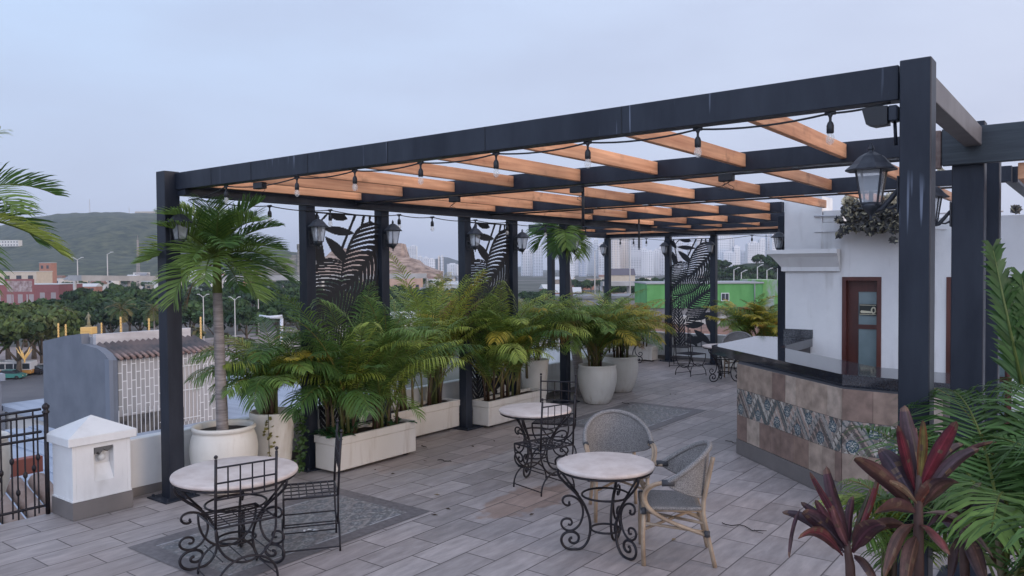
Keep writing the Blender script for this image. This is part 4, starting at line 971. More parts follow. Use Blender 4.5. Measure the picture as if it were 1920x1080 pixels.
def tree_palm(label, loc, crown, n, L_, seed, tr=(.055, .04), lean=(0, 0), ll=.30, lw=.028, name='palm_tree', dead=2, elr=(-20, 75), npair=30, droop=(1.0, 1.7), shaft=(.16, .19, .05), group=None, sheath=.32):
    r = random.Random(seed); t = thing(name, label, 'palm tree', loc, 0, group); b_ = MB()
    hz = crown-.0; pts = [(lean[0]*k/10, lean[1]*k/10, hz*k/10) for k in range(11)]
    k0 = loc[2]
    zb = .0
    p2 = [(lean[0]*q, lean[1]*q, zb+(crown-sheath-zb)*q) for q in [i/12 for i in range(13)]]
    b_.tube(p2, [tr[0]*1.5]+[tr[0]+(tr[1]-tr[0])*i/12+(.002 if i % 2 else 0) for i in range(1, 13)], 12); b_.build('trunk', TRUNK, t)
    b_ = MB(); tp = Vector((lean[0], lean[1], crown-sheath)); b_.tube([tp, tp+Vector((0, 0, sheath*.5)), tp+Vector((0, 0, sheath))], [tr[1]*1.12, tr[1], tr[1]*.6], 10, col=shaft); b_.build('crownshaft', LEAF, t)
    b_ = MB()
    for k in range(n):
        az = 2.399*k+r.uniform(-.3, .3); el = radians(elr[0]+(elr[1]-elr[0])*((k+.5)/n)**.8)
        frond(b_, tp+Vector((0, 0, sheath*.8)), az, el, L_*r.uniform(.85, 1.1), r.uniform(*droop), npair, ll, lw, r.choice([GRN, GRN, GRD, GRD, LIM]), r=r, stem=.18, lift=.55, ldroop=r.uniform(.2, .6), rr=.012, rcol=(.12, .17, .04))
    for k in range(dead):
        frond(b_, tp+Vector((0, 0, sheath*.7)), r.uniform(0, 6.28), -.6, L_*.7, .9, 16, ll*.7, lw, (.20, .11, .06), r=r, lift=.2, ldroop=1, rcol=(.2, .1, .05))
    b_.build('crown', LEAF, t); return t
tree_palm('tall slender palm growing from the big rounded pot under the pergola corner', (POT1[0], POT1[1], 0), 2.37, 28, .70, 77, (.062, .042), lean=(.0, -.045), ll=.31, lw=.014, npair=44, elr=(-22, 82), droop=(.7, 1.5), sheath=.44, dead=1)
p = at(-128, 385, 5.2)
pot('white round pot at the lower left edge of the frame', (atz(-47, 950, 0).x, atz(-47, 950, 0).y, 0), [(r*.95, z) for r, z in bulb_p], .585, .25)
tree_palm('palm reaching in from the left edge of the frame', (p.x, p.y, 0), p.z, 17, .78, 78, (.07, .05), ll=.30, lw=.014, npair=46, elr=(-25, 70), droop=(.9, 1.6))
# palm beyond the parapet whose frond hangs beside the lone post
p, q = at(1052, 420, 12.6), at(1135, 700, 13.4)
tree_palm('leaning palm beyond the parapet, trunk and crown behind the lone post', (q.x, q.y, -3), p.z+3.0, 8, .58, 79, (.10, .075), lean=(p.x-q.x, p.y-q.y), ll=.30, lw=.020, npair=32, elr=(-50, 20), droop=(1.0, 1.9), dead=0)

# ---------------------------------------------------------------- foreground right: areca and cordylines
nearp = at(1925, 1180, 2.75)
areca('large feathery areca palm filling the right edge of the frame', (nearp.x+.15, nearp.y+.1, 0), 70, (.75, 1.15), .82, 51, (.22, .25), azr=(-1.5, 2.6), stems=10, ll=.30, npair=36, lw=.015, elr=(25, 82), droop=(.8, 1.9), cols=[(GRN, None, 2.5), (GRD, None, 5), ((.05, .11, .03), None, 3), (GRD, GRN, 1.0)], group='feathery areca palms beside the bar')
p2 = at(1850, 1100, 3.5)
areca('second areca palm at the right, its fronds brushing the corner post', (p2.x+.1, p2.y+.3, 0), 44, (.6, .9), .78, 52, (.15, .2), azr=(-1.5, 2.4), stems=7, ll=.24, npair=34, lw=.014, elr=(25, 80), droop=(.8, 1.8), cols=[(GRD, None, 4), (GRN, None, 3), (GRD, LIM, 1)], group='feathery areca palms beside the bar')
# one tall upright spear frond at the right
t = thing('palm_frond_shoot', 'broad upright young palm frond against the white wall at right', 'palm', (0, 0, 0)); b = MB()
for (px0, py0, px1, py1, d, w_) in ((1915, 720, 1862, 470, 2.9, .035), (1945, 690, 1915, 520, 2.9, .02)):
    a, c_ = at(px0, py0, d), at(px1, py1, d); dd = (c_-a)
    for k in range(26):
        tt = k/25; q = a+dd*tt; ln = .15*(1-.5*tt)
        for s_ in (-1, 1):
            dv = (dd.normalized()*1.3+Rv*s_*(.8+.25*rnd.random())+Fv*rnd.uniform(-.3, .3)).normalized(); g_ = rnd.uniform(.7, 1.3); wv = dv.cross(Fv).normalized()*.008
            b.add([q-wv, q+wv, q+dv*ln*.6+wv, q+dv*ln*.6-wv, q+dv*ln+Vector((0, 0, -.02))], [(0, 1, 2, 3), (3, 2, 4)], col=tuple(x*g_ for x in (.05, .11, .03)))
    b.tube([a, a.lerp(c_, .5), c_], [.007, .005, .002], 5, col=(.15, .2, .06))
b.build('foliage', LEAF, t)
def box_planter_near():
    a = at(1700, 1120, 2.75); t = thing('brick_planter', 'raised white planter below the right foreground plants', 'planter', (a.x+.15, a.y, 0))
    b_ = MB(); b_.box((-.02, -.55, .003), (1.6, .75, .62), bev=.01); b_.build('trough', WHITE, t)
    b_ = MB(); b_.box((.03, -.50, .622), (1.55, .70, .635)); b_.build('soil', SOIL, t)
box_planter_near()
BUR = (.055, .018, .026); PUR = (.042, .026, .034); RED = (.12, .016, .024); BRD = (.075, .036, .028)
def cleaf(b_, p0, p1, wid, bend, col, col2, tw=0, r=rnd):
    p0, p1 = Vector(p0), Vector(p1); d = p1-p0; L_ = d.length; d.normalize(); wid *= .86
    side = d.cross(Fv).normalized(); side = (side*cos(tw)+d.cross(side)*sin(tw)).normalized(); nr = side.cross(d).normalized(); n = 22; W_ = 10; vs = []
    ph = r.uniform(0, 6); curl = r.uniform(-.05, .10); vein = [r.uniform(.72, 1.3) for _ in range(W_)]; vein[W_//2] = 1.5; spots = [(r.uniform(.3, 1), r.randrange(W_)) for _ in range(3)]
    for i in range(n+1):
        t = i/n; c_ = p0+d*L_*t+Vector((0, 0, 1))*(bend*sin(pi*t)-curl*t**3)*L_+side*L_*.025*sin(3*t+ph)
        wd = wid*.5*(.16+.84*sin(pi*min(1, (t*.97)))**.75 if t > .18 else .16+.6*(t/.18)**1.5*.75)
        if t > .97: wd = .0008
        wv = wd*.10*sin(9*t+ph)
        for j in range(W_+1):
            q = (j/W_-.5)*2; vs.append(c_+side*wd*q+nr*(wd*.42*abs(q)**1.3+wv*q))
    for i in range(n):
        for j in range(W_):
            q = abs((j+.5)/W_-.5)*2; cc = lerp3(col, col2, q**2); g_ = vein[j]*r.uniform(.88, 1.12)
            if any(abs(i/n-a_) < .03 and abs(j-k_) < 2 for a_, k_ in spots): cc = (.10, .06, .04)
            if i > n-3: cc = lerp3(cc, (.12, .07, .045), .6)
            k = W_+1; b_.add([vs[i*k+j], vs[i*k+j+1], vs[(i+1)*k+j+1], vs[(i+1)*k+j]], [(0, 1, 2, 3)], sm=True, col=tuple(x*g_ for x in cc))
def cordy(label, d0, stem, leaves, seed):
    r = random.Random(seed); t = thing('cordyline', label, 'plant', (0, 0, 0), 0, 'burgundy cordyline plants in the foreground'); b_ = MB()
    for (x0, y0, x1, y1, wpx, bend, c1, c2, dz) in leaves:
        cleaf(b_, at(x0, y0, d0), at(x1, y1, d0+dz), wpx*d0/FPX, bend, c1, c2, r.uniform(-.5, .5), r)
    b_.build('leaf', CORD, t); s_ = MB(); s_.tube([at(x, y, d0) for x, y in stem], [.016, .015, .012, .009][:len(stem)], 8, col=(.12, .07, .06)); s_.build('stem', LEAF, t)
    return t
cordy('tallest burgundy cordyline in front of the corner post', 2.35, [(1722, 1120), (1722, 1010), (1722, 930), (1724, 880)], [
    (1722, 925, 1700, 748, 42, .03, PUR, BUR, .05), (1728, 915, 1727, 785, 20, .0, (.12, .10, .03), (.20, .05, .03), -.06), (1720, 920, 1680, 805, 22, .04, RED, BUR, -.05),
    (1725, 925, 1790, 792, 30, .07, RED, BUR, -.1), (1728, 930, 1808, 820, 32, .06, PUR, PUR, .1), (1730, 930, 1838, 838, 30, .10, PUR, BUR, .0),
    (1716, 930, 1648, 832, 46, .05, PUR, BUR, .12), (1712, 960, 1606, 858, 34, .08, BRD, BUR, -.1), (1730, 935, 1870, 812, 18, .08, BUR, BUR, .25),
    (1722, 950, 1668, 905, 16, .05, (.14, .10, .07), BRD, -.15), (1716, 985, 1655, 1078, 30, .15, BRD, BRD, -.1), (1726, 985, 1778, 1040, 34, .18, (.12, .03, .03), BRD, -.15),
    (1728, 950, 1800, 905, 40, .15, BRD, PUR, -.1), (1730, 960, 1860, 1040, 14, .2, (.12, .085, .08), (.16, .11, .09), .0), (1718, 960, 1770, 900, 40, .1, (.10, .03, .02), BRD, -.05),
    (1720, 965, 1640, 960, 40, .12, BRD, BUR, -.05), (1728, 1000, 1830, 980, 34, .15, PUR, BUR, .1), (1718, 1000, 1700, 1110, 36, .1, BRD, BRD, -.1), (1716, 905, 1720, 800, 26, .02, BUR, PUR, .1),
    (1722, 930, 1760, 830, 26, .03, PUR, BUR, .14), (1720, 940, 1690, 860, 30, .03, BUR, PUR, .1)], 5)
cordy('smaller burgundy cordyline at the bottom, left of the tallest one', 2.45, [(1596, 1120), (1594, 1060), (1590, 1035), (1588, 1015)], [
    (1590, 1035, 1553, 870, 36, .0, BUR, PUR, .05), (1588, 1030, 1522, 885, 16, .03, BUR, (.13, .03, .04), -.05), (1596, 1025, 1655, 865, 14, -.05, RED, (.16, .03, .02), .05),
    (1592, 1030, 1632, 912, 12, .02, (.06, .07, .05), PUR, .1), (1584, 1030, 1508, 955, 34, .08, PUR, BUR, -.1), (1584, 1035, 1500, 948, 22, .10, BUR, PUR, .1), (1580, 1030, 1465, 955, 22, .12, PUR, PUR, .05),
    (1582, 1040, 1495, 1012, 26, .16, (.12, .03, .035), BRD, -.12), (1596, 1035, 1660, 985, 44, .12, BUR, BRD, -.1), (1600, 1035, 1700, 985, 30, .14, BRD, BUR, .1), (1500, 955, 1480, 1040, 14, .05, PUR, BUR, -.05),
    (1594, 1030, 1560, 950, 20, .03, (.14, .06, .06), BUR, -.1), (1592, 1035, 1600, 920, 24, .02, BUR, PUR, .1), (1602, 1040, 1645, 1095, 26, .2, BRD, PUR, -.1), (1588, 1035, 1530, 930, 22, .04, (.13, .05, .06), BUR, .0)], 6)
cordy('dark drooping cordyline at the bottom right under the palm fronds', 2.6, [(1812, 1130), (1808, 1050), (1806, 1000), (1806, 985)], [
    (1806, 1000, 1890, 935, 40, .12, PUR, (.03, .03, .035), .0), (1806, 1005, 1850, 1090, 34, .15, BRD, PUR, -.1), (1800, 1000, 1760, 960, 30, .1, BUR, PUR, .1), (1804, 1005, 1780, 1095, 30, .1, PUR, BRD, -.1), (1808, 1000, 1905, 1010, 34, .15, (.03, .035, .035), PUR, .1), (1806, 1000, 1840, 900, 30, .05, PUR, BUR, .1)], 7)
areca('small green areca fronds low in front of the bar tiles', (at(1660, 1010, 3.6).x, at(1660, 1010, 3.6).y, .3), 12, (.3, .48), .35, 53, (.08, .08), stems=4, ll=.17, npair=26, lw=.010, elr=(30, 85), droop=(.8, 1.8), cols=[(GRN, None, 3), (LIM, None, 2)], group='feathery areca palms beside the bar')

# dried flower garland on the wall
r = random.Random(9); t = thing('dried_foliage', 'greyish dried flower and leaf spray draped on the white wall behind the lantern', 'garland', (0, 0, 0)); b = MB()
cl_ = [(1600, 395, 22), (1595, 378, 14), (1620, 410, 26), (1650, 415, 26), (1680, 415, 22), (1640, 390, 22), (1670, 395, 24), (1700, 410, 22), (1605, 420, 18), (1585, 430, 9), (1574, 440, 6), (1632, 435, 8), (1676, 430, 9), (1675, 450, 6), (1725, 420, 20), (1672, 372, 12), (1574, 413, 7), (1905, 392, 8), (1765, 322, 6)]
for (cx, cy, cr) in cl_:
    for k in range(int(cr*cr*1.1)+14):
        a = r.uniform(0, 6.28); q = cr*sqrt(r.random()); P_ = aty(cx+q*cos(a), cy+q*sin(a)*.8, YW-.10-r.random()*.28)
        d_ = Vector([r.gauss(0, 1) for _ in range(3)]).normalized(); s_ = d_.orthogonal().normalized(); sz = r.uniform(.025, .055); g_ = r.uniform(.7, 1.6)
        c_ = r.choice([(.09, .09, .09), (.12, .12, .11), (.06, .065, .07), (.30, .28, .20)] if cy > 385 else [(.5, .46, .33), (.4, .36, .26), (.14, .13, .10)])
        b.add([P_-s_*sz*.5, P_+d_*sz, P_+s_*sz*.5, P_-d_*sz*.7], [(0, 1, 2, 3)], col=tuple(x*g_ for x in c_))
b.build('foliage', FLOW, t)
b = MB(); b.tube([aty(x, 402+4*sin(x*.1), YW-.15) for x in range(1600, 1740, 12)], .012, 5, col=(.08, .06, .05)); b.build('stem', FLOW, t)

# twigs and leaf litter on the floor
for i, (x, y, x2, y2, lb) in enumerate(((1354, 980, 1435, 997, 'long thin dark twig on the floor right of the wicker chair'), (1362, 826, 1384, 832, 'short dark twig at the foot of the bar corner'), (822, 862, 846, 866, 'curled dry leaf stem on the floor by the nearest planter'), (790, 836, 800, 839, 'tiny twig beside the nearest planter'), (1165, 755, 1181, 757, 'small dark twig near the large urn'))):
    a, c_ = atz(x, y, .008), atz(x2, y2, .008); n = (c_-a).cross(Vector((0, 0, 1))).normalized(); L_ = (c_-a).length
    b = MB(); b.tube([a.lerp(c_, k/8)+n*L_*.10*sin(k*1.3+i)+Vector((0, 0, .004*(k % 2))) for k in range(9)], [.004]*8+[.002], 5)
    if i == 0: b.tube([a.lerp(c_, .75), a.lerp(c_, .85)+n*.04, a.lerp(c_, 1.0)+n*.05], .002, 4)
    tag(b.build('twig', mat('twig_bark', (.025, .02, .02), .8) if i == 0 else bpy.data.materials['twig_bark']), lb, 'twig')
for i, (x, y, lb) in enumerate(((1240, 806, 'pale leaf on the floor past the wicker chair'), (1187, 786, 'dark leaf scraps on the far floor inlay'), (1262, 740, 'dry leaf on the floor near the far chairs'), (1135, 743, 'dry brown leaf beside the large urn'), (590, 995, 'white crumbs on the floor inlay under the rusty chair'))):
    a = atz(x, y, .006); b = MB()
    for k in range(5 if i in (1, 4) else 2):
        c_ = a+Vector((rnd.uniform(-.07, .07), rnd.uniform(-.05, .05), 0)); an_ = rnd.uniform(0, 6.28); u_ = Vector((cos(an_), sin(an_), 0))*.03; v_ = Vector((-sin(an_), cos(an_), 0))*.012
        b.add([c_-u_, c_+v_+Vector((0, 0, .006)), c_+u_, c_-v_], [(0, 1, 2), (0, 2, 3)])
    tag(b.build('fallen_leaf', mat('dry_leaf%d' % i, [(.6, .58, .5), (.04, .035, .03), (.05, .04, .03), (.08, .04, .02), (.7, .7, .7)][i], .8)), lb, 'leaf')

lm_ = mat('leaf_scrap', (.07, .045, .03), .85); lm2_ = mat('leaf_scrap_pale', (.24, .18, .11), .85)
for k in range(26):
    x, y = rnd.uniform(-6.3, -2.2), rnd.uniform(3.2, 10.5)
    if k % 3 == 0: x, y = rnd.uniform(-6.35, -5.9), rnd.uniform(5.0, 9.8)
    b = MB(); an_ = rnd.uniform(0, 6.28); L_ = rnd.uniform(.015, .04); u_ = Vector((cos(an_), sin(an_), 0))*L_; v_ = Vector((-sin(an_), cos(an_), 0))*L_*.35; c_ = Vector((x, y, .007))
    b.add([c_-u_, c_+v_+Vector((0, 0, .006)), c_+u_, c_-v_], [(0, 1, 2), (0, 2, 3)]); tag(b.build('leaf_scrap', lm_ if k % 4 else lm2_), 'tiny dry leaf scrap lying on the terrace tiles', 'leaf', 'tiny leaf scraps scattered on the tiles')

# ================================================================ BACKGROUND
def rot_at(a): return a
ASPH = mat('asphalt', (.09, .09, .10), .8, (.14, .135, .14), .08, coord='Object', lo=.4, hi=.6)
m_ = mat('city_ground', (.05, .06, .04), .95, (.16, .145, .13), .012, lo=.4, hi=.6)
b = MB(); b.add([(-5150, -560, G-.02), (1450, -560, G-.02), (1450, 5150, G-.02), (-5150, 5150, G-.02)], [(0, 1, 2, 3)])
tag(b.build('ground', m_), kind='structure')
# plaza paving and street
def gpoly(nm, pts, z, m_):
    b_ = MB(); b_.add([atz(x, y, z) for x, y in pts], [tuple(range(len(pts)))]); tag(b_.build(nm, m_), kind='structure')
gpoly('plaza', [(-120, 655), (330, 640), (720, 600), (700, 690), (400, 800), (200, 800)], G+.06, mat('pink_paving', (.34, .26, .24), .85, (.44, .36, .33), .3))
gpoly('road', [(-200, 690), (380, 690), (620, 676), (620, 760), (380, 900), (-200, 800)], G+.10, ASPH)
# hill (heightfield)
def hill(nm, ridge, dr, x0, x1, dn, df, m_, zamp=8, nx=150, ny=46, seed=1):
    from mathutils import noise
    b_ = MB(); vs = []
    def ry(x):
        for (a, ya), (c_, yc) in zip(ridge[:-1], ridge[1:]):
            if a <= x <= c_: return ya+(yc-ya)*(x-a)/(c_-a)
        return ridge[0][1] if x < ridge[0][0] else ridge[-1][1]
    for j in range(ny+1):
        d = dn+(df-dn)*j/ny
        for i in range(nx+1):
            px = x0+(x1-x0)*i/nx; P_ = at(px, 500, d); zr = at(px, ry(px), dr).z
            s_ = max(0, min(1, (d-dn)/(dr-dn))); s_ = s_*s_*(3-2*s_)
            if d > dr: s_ = 1-.35*((d-dr)/(df-dr))
            nz_ = noise.noise(Vector((P_.x*.004+seed, P_.y*.004, 0)))*zamp*3*s_*(1-s_)*3 + noise.noise(Vector((P_.x*.03, P_.y*.03, seed)))*zamp*.30*min(1, s_*3)
            vs.append((P_.x, P_.y, G-1+(zr-G+1)*s_+nz_))
    m1 = nx+1; b_.add(vs, [(j*m1+i, j*m1+i+1, (j+1)*m1+i+1, (j+1)*m1+i) for j in range(ny) for i in range(nx)], sm=True)
    tag(b_.build(nm, m_), kind='structure')
    grid = [[vs[j*(nx+1)+i][2] for i in range(nx+1)] for j in range(ny+1)]
    return lambda px, d: grid[max(0, min(ny, int((d-dn)/(df-dn)*ny+.5)))][max(0, min(nx, int((px-x0)/(x1-x0)*nx+.5)))]
HILLM = mat('forest_hill', (.008, .022, .010), .95, (.12, .125, .06), .05, lo=.38, hi=.72, bump=.9, detail=10)
hill('hill', [(-300, 455), (-120, 440), (0, 427), (60, 412), (110, 405), (170, 402), (215, 401), (240, 403), (300, 403), (360, 412), (430, 437), (520, 468), (600, 496), (660, 505)], 2300, -350, 680, 900, 2900, HILLM, 13)
hill('far_hill', [(620, 500), (700, 492), (790, 490), (826, 484), (836, 481), (848, 485), (862, 490), (900, 497), (960, 500)], 4000, 560, 980, 3200, 4600, mat('far_hill_green', (.05, .06, .06), .95), 8, 60, 14, 4)
riseZ = hill('wooded_rise', [(1330, 508), (1372, 500), (1400, 494), (1440, 492), (1475, 476), (1500, 466), (1560, 460), (1600, 470)], 520, 1320, 1620, 330, 640, mat('rise_green', (.015, .035, .014), .95, (.06, .07, .035), .12, bump=1), 3, 70, 30, 6)

# trees far and near
def crown_mesh(seed, n=1500, R_=5.0, Hc=6.5, th=3.2, q=.62, cols=((.016, .040, .012), (.028, .06, .018), (.045, .085, .025), (.02, .045, .02))):
    r = random.Random(seed); b_ = MB(); lobes = []
    for k in range(13):
        a = r.uniform(0, 6.28); rr_ = R_*.62*sqrt(r.random()); z = th+Hc*.5+r.uniform(-.5, .5)*Hc*.62*(1-rr_/R_)
        lobes.append((Vector((rr_*cos(a), rr_*sin(a), z)), r.uniform(.28, .46)*R_, r.choice(cols)))
    for k in range(n):
        c_, R2, col = r.choice(lobes); d = Vector([r.gauss(0, 1) for _ in range(3)]).normalized(); d.z = abs(d.z)*.9-.2*r.random() if r.random() < .75 else d.z
        P_ = c_+Vector((d.x*R2, d.y*R2, d.z*R2*.75))*r.uniform(.75, 1.06)
        nn_ = (d+Vector([r.gauss(0, .5) for _ in range(3)])).normalized(); s_ = nn_.orthogonal().normalized(); t_ = nn_.cross(s_); sz = q*r.uniform(.5, 1.1); g_ = r.uniform(.65, 1.45)
        b_.add([P_-s_*sz-t_*sz*.6, P_+s_*sz*.8-t_*sz*.3, P_+s_*sz*.5+t_*sz, P_-s_*sz*.6+t_*sz*.7], [(0, 1, 2, 3)], col=tuple(x*g_ for x in col))
    tr = MB(); tr.tube([(0, 0, 0), (.1, .05, th*.6), (0, 0, th+Hc*.3)], [.42, .3, .15], 8)
    for k in range(4):
        a = k*1.7; tr.tube([(0, 0, th*.7), (1.2*cos(a), 1.2*sin(a), th*1.2), (2.2*cos(a), 2.2*sin(a), th+Hc*.35)], [.18, .12, .05], 6)
    return b_, tr
protos = []
def tree_proto(seed, label, group, **k):
    cb, tb = crown_mesh(seed, **k); t = thing('tree', label, 'tree', (0, 0, -500), 0, group)
    cb.build('crown', TREE, t); tb.build('trunk', BARK, t); t['_n'] = 0; return t
def place(pr, P_, s_, rz, label=None, group=None):
    if pr.get('_n', 0) == 0:
        pr['_n'] = 1; pr.location = P_; pr.rotation_euler = (0, 0, rz); pr.scale = (s_,)*3
        if label: pr['label'] = label
        if group: pr['group'] = group
        return pr
    o = dup(pr, P_, rz, label, group, s_); return o
GA, LA = 'dark trees of the grove beyond the plaza', 'rounded dark green tree in the dense grove beyond the plaza'
DK = [tree_proto(s, LA, GA, n=1500) for s in (1, 2, 3, 4)]
LG = ((.05, .085, .02), (.075, .11, .03), (.035, .065, .02), (.10, .12, .045))
LT = [tree_proto(s, 'x', 'x', n=1700, q=.5, cols=LG) for s in (11, 12, 13)]
r = random.Random(33)
# bright trees at left, near the street
GB, LB = 'bright green trees along the street at left', 'bright green street tree at the left edge behind the bus'
for (px, d, s_) in ((-70, 122, 1.15), (-15, 128, 1.2), (30, 126, 1.1), (75, 132, 1.15), (-40, 146, 1.2), (12, 150, 1.25), (60, 152, 1.2), (108, 142, 1.0), (100, 160, 1.15), (-10, 172, 1.25), (45, 176, 1.2)):
    P_ = at(px, 500, d); P_.z = G; place(r.choice(LT), P_, s_*r.uniform(.92, 1.06), r.uniform(0, 6.28), LB, GB)
for row, (d0, xa, xb, st, ss) in enumerate(((185, 110, 800, 52, 1.0), (212, 60, 860, 44, 1.05), (245, 130, 900, 40, 1.1), (280, 150, 940, 36, 1.15), (315, 150, 1010, 33, 1.12))):
    x = xa
    while x < xb:
        d = d0*r.uniform(.95, 1.05); s_ = ss*r.uniform(.82, 1.12)
        if x < 160 and row == 4: s_ *= .8
        if x > 740: s_ *= .9
        P_ = at(x, 500, d); P_.z = G; place(r.choice(DK if r.random() < .85 else DK), P_, s_, r.uniform(0, 6.28), LA, GA)
        x += st*r.uniform(.75, 1.2)
GC, LC = 'trees among the houses beyond the grove at right', 'green tree between the low roofs in front of the pale towers'
for (px, d, s_) in [(x, r.uniform(220, 420), r.uniform(.7, 1.05)) for x in range(1000, 1480, 12)]+[(x, r.uniform(430, 560), r.uniform(.8, 1.2)) for x in range(1060, 1480, 16)]:
    P_ = at(px, 500, d); P_.z = G; place(r.choice(DK), P_, s_, r.uniform(0, 6.28), LC, GC)
for k in range(120):
    px = r.uniform(1335, 1500); d = r.uniform(345, 520); P_ = at(px, 500, d); P_.z = riseZ(px, d)-1.5
    place(r.choice(DK), P_, r.uniform(.6, .95), r.uniform(0, 6.28), 'tree on the wooded slope behind the green building', 'trees on the wooded slope at right')
GF, LF = 'trees at the foot of the fortress', 'small tree at the foot of the tan fortress'
for k in range(26):
    px = r.uniform(570, 850); d = r.uniform(560, 830); P_ = at(px, 500, d); P_.z = G
    place(r.choice(DK), P_, r.uniform(.8, 1.25), r.uniform(0, 6.28), LF, GF)
GD, LD = 'trees at the foot of the big hill', 'small dark tree among houses at the foot of the hill'
for k in range(62):
    px = r.uniform(-60, 620); d = r.uniform(430, 900); P_ = at(px, 500, d); P_.z = G-.5
    place(r.choice(DK), P_, r.uniform(.8, 1.3), r.uniform(0, 6.28), LD, GD)
# coconut palms of the plaza
def far_palm(px, py, d, L_, label, seed):
    c_ = at(px, py, d); t = thing('coconut_palm', label, 'palm tree', (c_.x, c_.y, G), 0, 'palms of the plaza'); rr_ = random.Random(seed)
    b_ = MB(); hz = c_.z-G; b_.tube([(0, 0, 0), (.2, 0, hz*.5), (0, 0, hz)], [.22, .17, .13], 8); b_.build('trunk', TRUNK, t); b_ = MB()
    for k in range(22):
        frond(b_, (0, 0, hz), 2.4*k, radians(-35+100*k/22), L_*rr_.uniform(.85, 1.1), rr_.uniform(.8, 1.5), 18, L_*.28, .10, rr_.choice([(.06, .10, .03), (.12, .13, .04), (.20, .17, .06), (.05, .09, .03)]), r=rr_, rr=.05, ldroop=.5, rcol=(.25, .2, .1), seg=9)
    b_.build('crown', LEAF, t)
for (px, py, d, L_, lb) in ((112, 583, 150, 2.6, 'small feathery palm left of the golden plinth'), (227, 578, 140, 3.0, 'feathery palm between two golden columns'), (288, 580, 150, 3.0, 'dim feathery palm left of the pergola post'), (372, 620, 128, 1.6, 'low palm on the pink plaza beside the lamp post'), (432, 690, 95, 2.0, 'low bushy palm at the plaza edge right of the slender trunk')):
    far_palm(px, py, d, L_, lb, px)
BUSHM = mat('bush', (.03, .05, .02), .9)
bp_ = tree_proto(50, 'x', 'x', n=700, R_=1.8, Hc=2.0, th=.1, q=.22, cols=((.10, .09, .04), (.05, .06, .025), (.08, .08, .03)))
bp_.name = 'round_bush'
for (px, py, s_, lb) in ((420, 640, 1.0, 'clipped brown green bush on the plaza left of the lamp post'), (450, 648, 1.0, 'clipped round bush on the plaza right of the lamp post'), (467, 650, .9, 'smaller clipped bush at the right of the plaza'), (545, 610, 1.3, 'brownish bush beside the white traffic arch')):
    P_ = atz(px, py, G); o = place(bp_, P_, s_, px, lb, 'clipped bushes on the plaza'); o['category'] = 'bush'

# buildings far away
def bld(name, label, cat, P_, w_, l_, h_, wallm, roofm=None, rz=YAW, group=None, win=None, z0=None, pitched=False, cols=3, rows=1):
    z0 = G if z0 is None else z0; t = thing(name, label, cat, (P_.x, P_.y, z0), rz, group)
    b_ = MB(); b_.box((-w_/2, 0, 0), (w_/2, l_, h_)); b_.build('wall', wallm, t)
    if roofm:
        b_ = MB()
        if pitched: b_.prism([(-.4, h_+.01), (l_+.4, h_+.01), (l_/2, h_+pitched)], 0, -w_/2-.4, w_/2+.4)
        else: b_.box((-w_/2-.25, -.25, h_+.01), (w_/2+.25, l_+.25, h_+.35))
        b_.build('roof', roofm, t)
    if win:
        for i in range(cols):
            for j in range(rows):
                x = -w_/2+w_*(i+.5)/cols; z = h_*(j+.45)/rows; ww = w_/cols*.22; wh = h_/rows*.22; MB().box((x-ww, -.06, z-wh), (x+ww, .02, z+wh)).build('window', win, t)
    return t
WIN = mat('dark_window', (.03, .035, .045), .3)
pal = {'w': (.62, .60, .57), 'c': (.52, .45, .36), 'o': (.36, .17, .115), 'b': (.30, .30, .31), 't': (.36, .28, .22), 'r': (.25, .095, .095), 'g': (.26, .30, .27)}
WM = {k: mat('house_wall_'+n, v, .9, tuple(x*1.15 for x in v), .5) for (k, v), n in zip(pal.items(), ('white', 'cream', 'orange', 'grey', 'tan', 'red', 'green'))}
RM = [mat('roof_clay', (.15, .085, .065), .95, (.33, .19, .14), 1.3, bump=.4), mat('roof_grey', (.24, .24, .25), .8), mat('roof_pale', (.55, .55, .54), .8)]
r = random.Random(12)
cn = {'w': 'white', 'c': 'cream', 'o': 'orange', 'b': 'grey', 't': 'tan', 'g': 'greenish'}
rn = ['clay roof', 'grey roof', 'pale roof']
for k in range(74):
    px = r.uniform(-40, 600); d = r.uniform(520, 1150); P_ = at(px, 500, d)
    z = G+max(0, (d-900))*.03; c_ = r.choice('wwwcobtwg'); ri = r.choice([0, 1, 2, 2])
    bld('house', 'small %s house with %s on the flat at the foot of the hill' % (cn[c_], rn[ri]), 'house', P_, r.uniform(8, 20), 9, r.uniform(4.5, 11), WM[c_], RM[ri], YAW+r.uniform(-.4, .4), 'houses at the foot of the hill', WIN, z, r.choice([0, 2.2]), r.choice((2, 3, 4)), r.choice((1, 2)))
for k in range(46):
    px = r.uniform(755, 870) if k < 12 else r.uniform(985, 1480); d = r.uniform(330, 900); P_ = at(px, 500, d); c_ = r.choice('wwwctbo'); ri = r.choice([0, 1, 2])
    bld('house', 'low %s house with %s below the distant towers' % (cn[c_], rn[ri]), 'house', P_, r.uniform(9, 20), 9, r.uniform(4, 8), WM[c_], RM[ri], YAW+r.uniform(-.4, .4), 'low houses in front of the tower skyline', WIN, G, r.choice([0, 2.2]), r.choice((2, 3, 4)), 1)
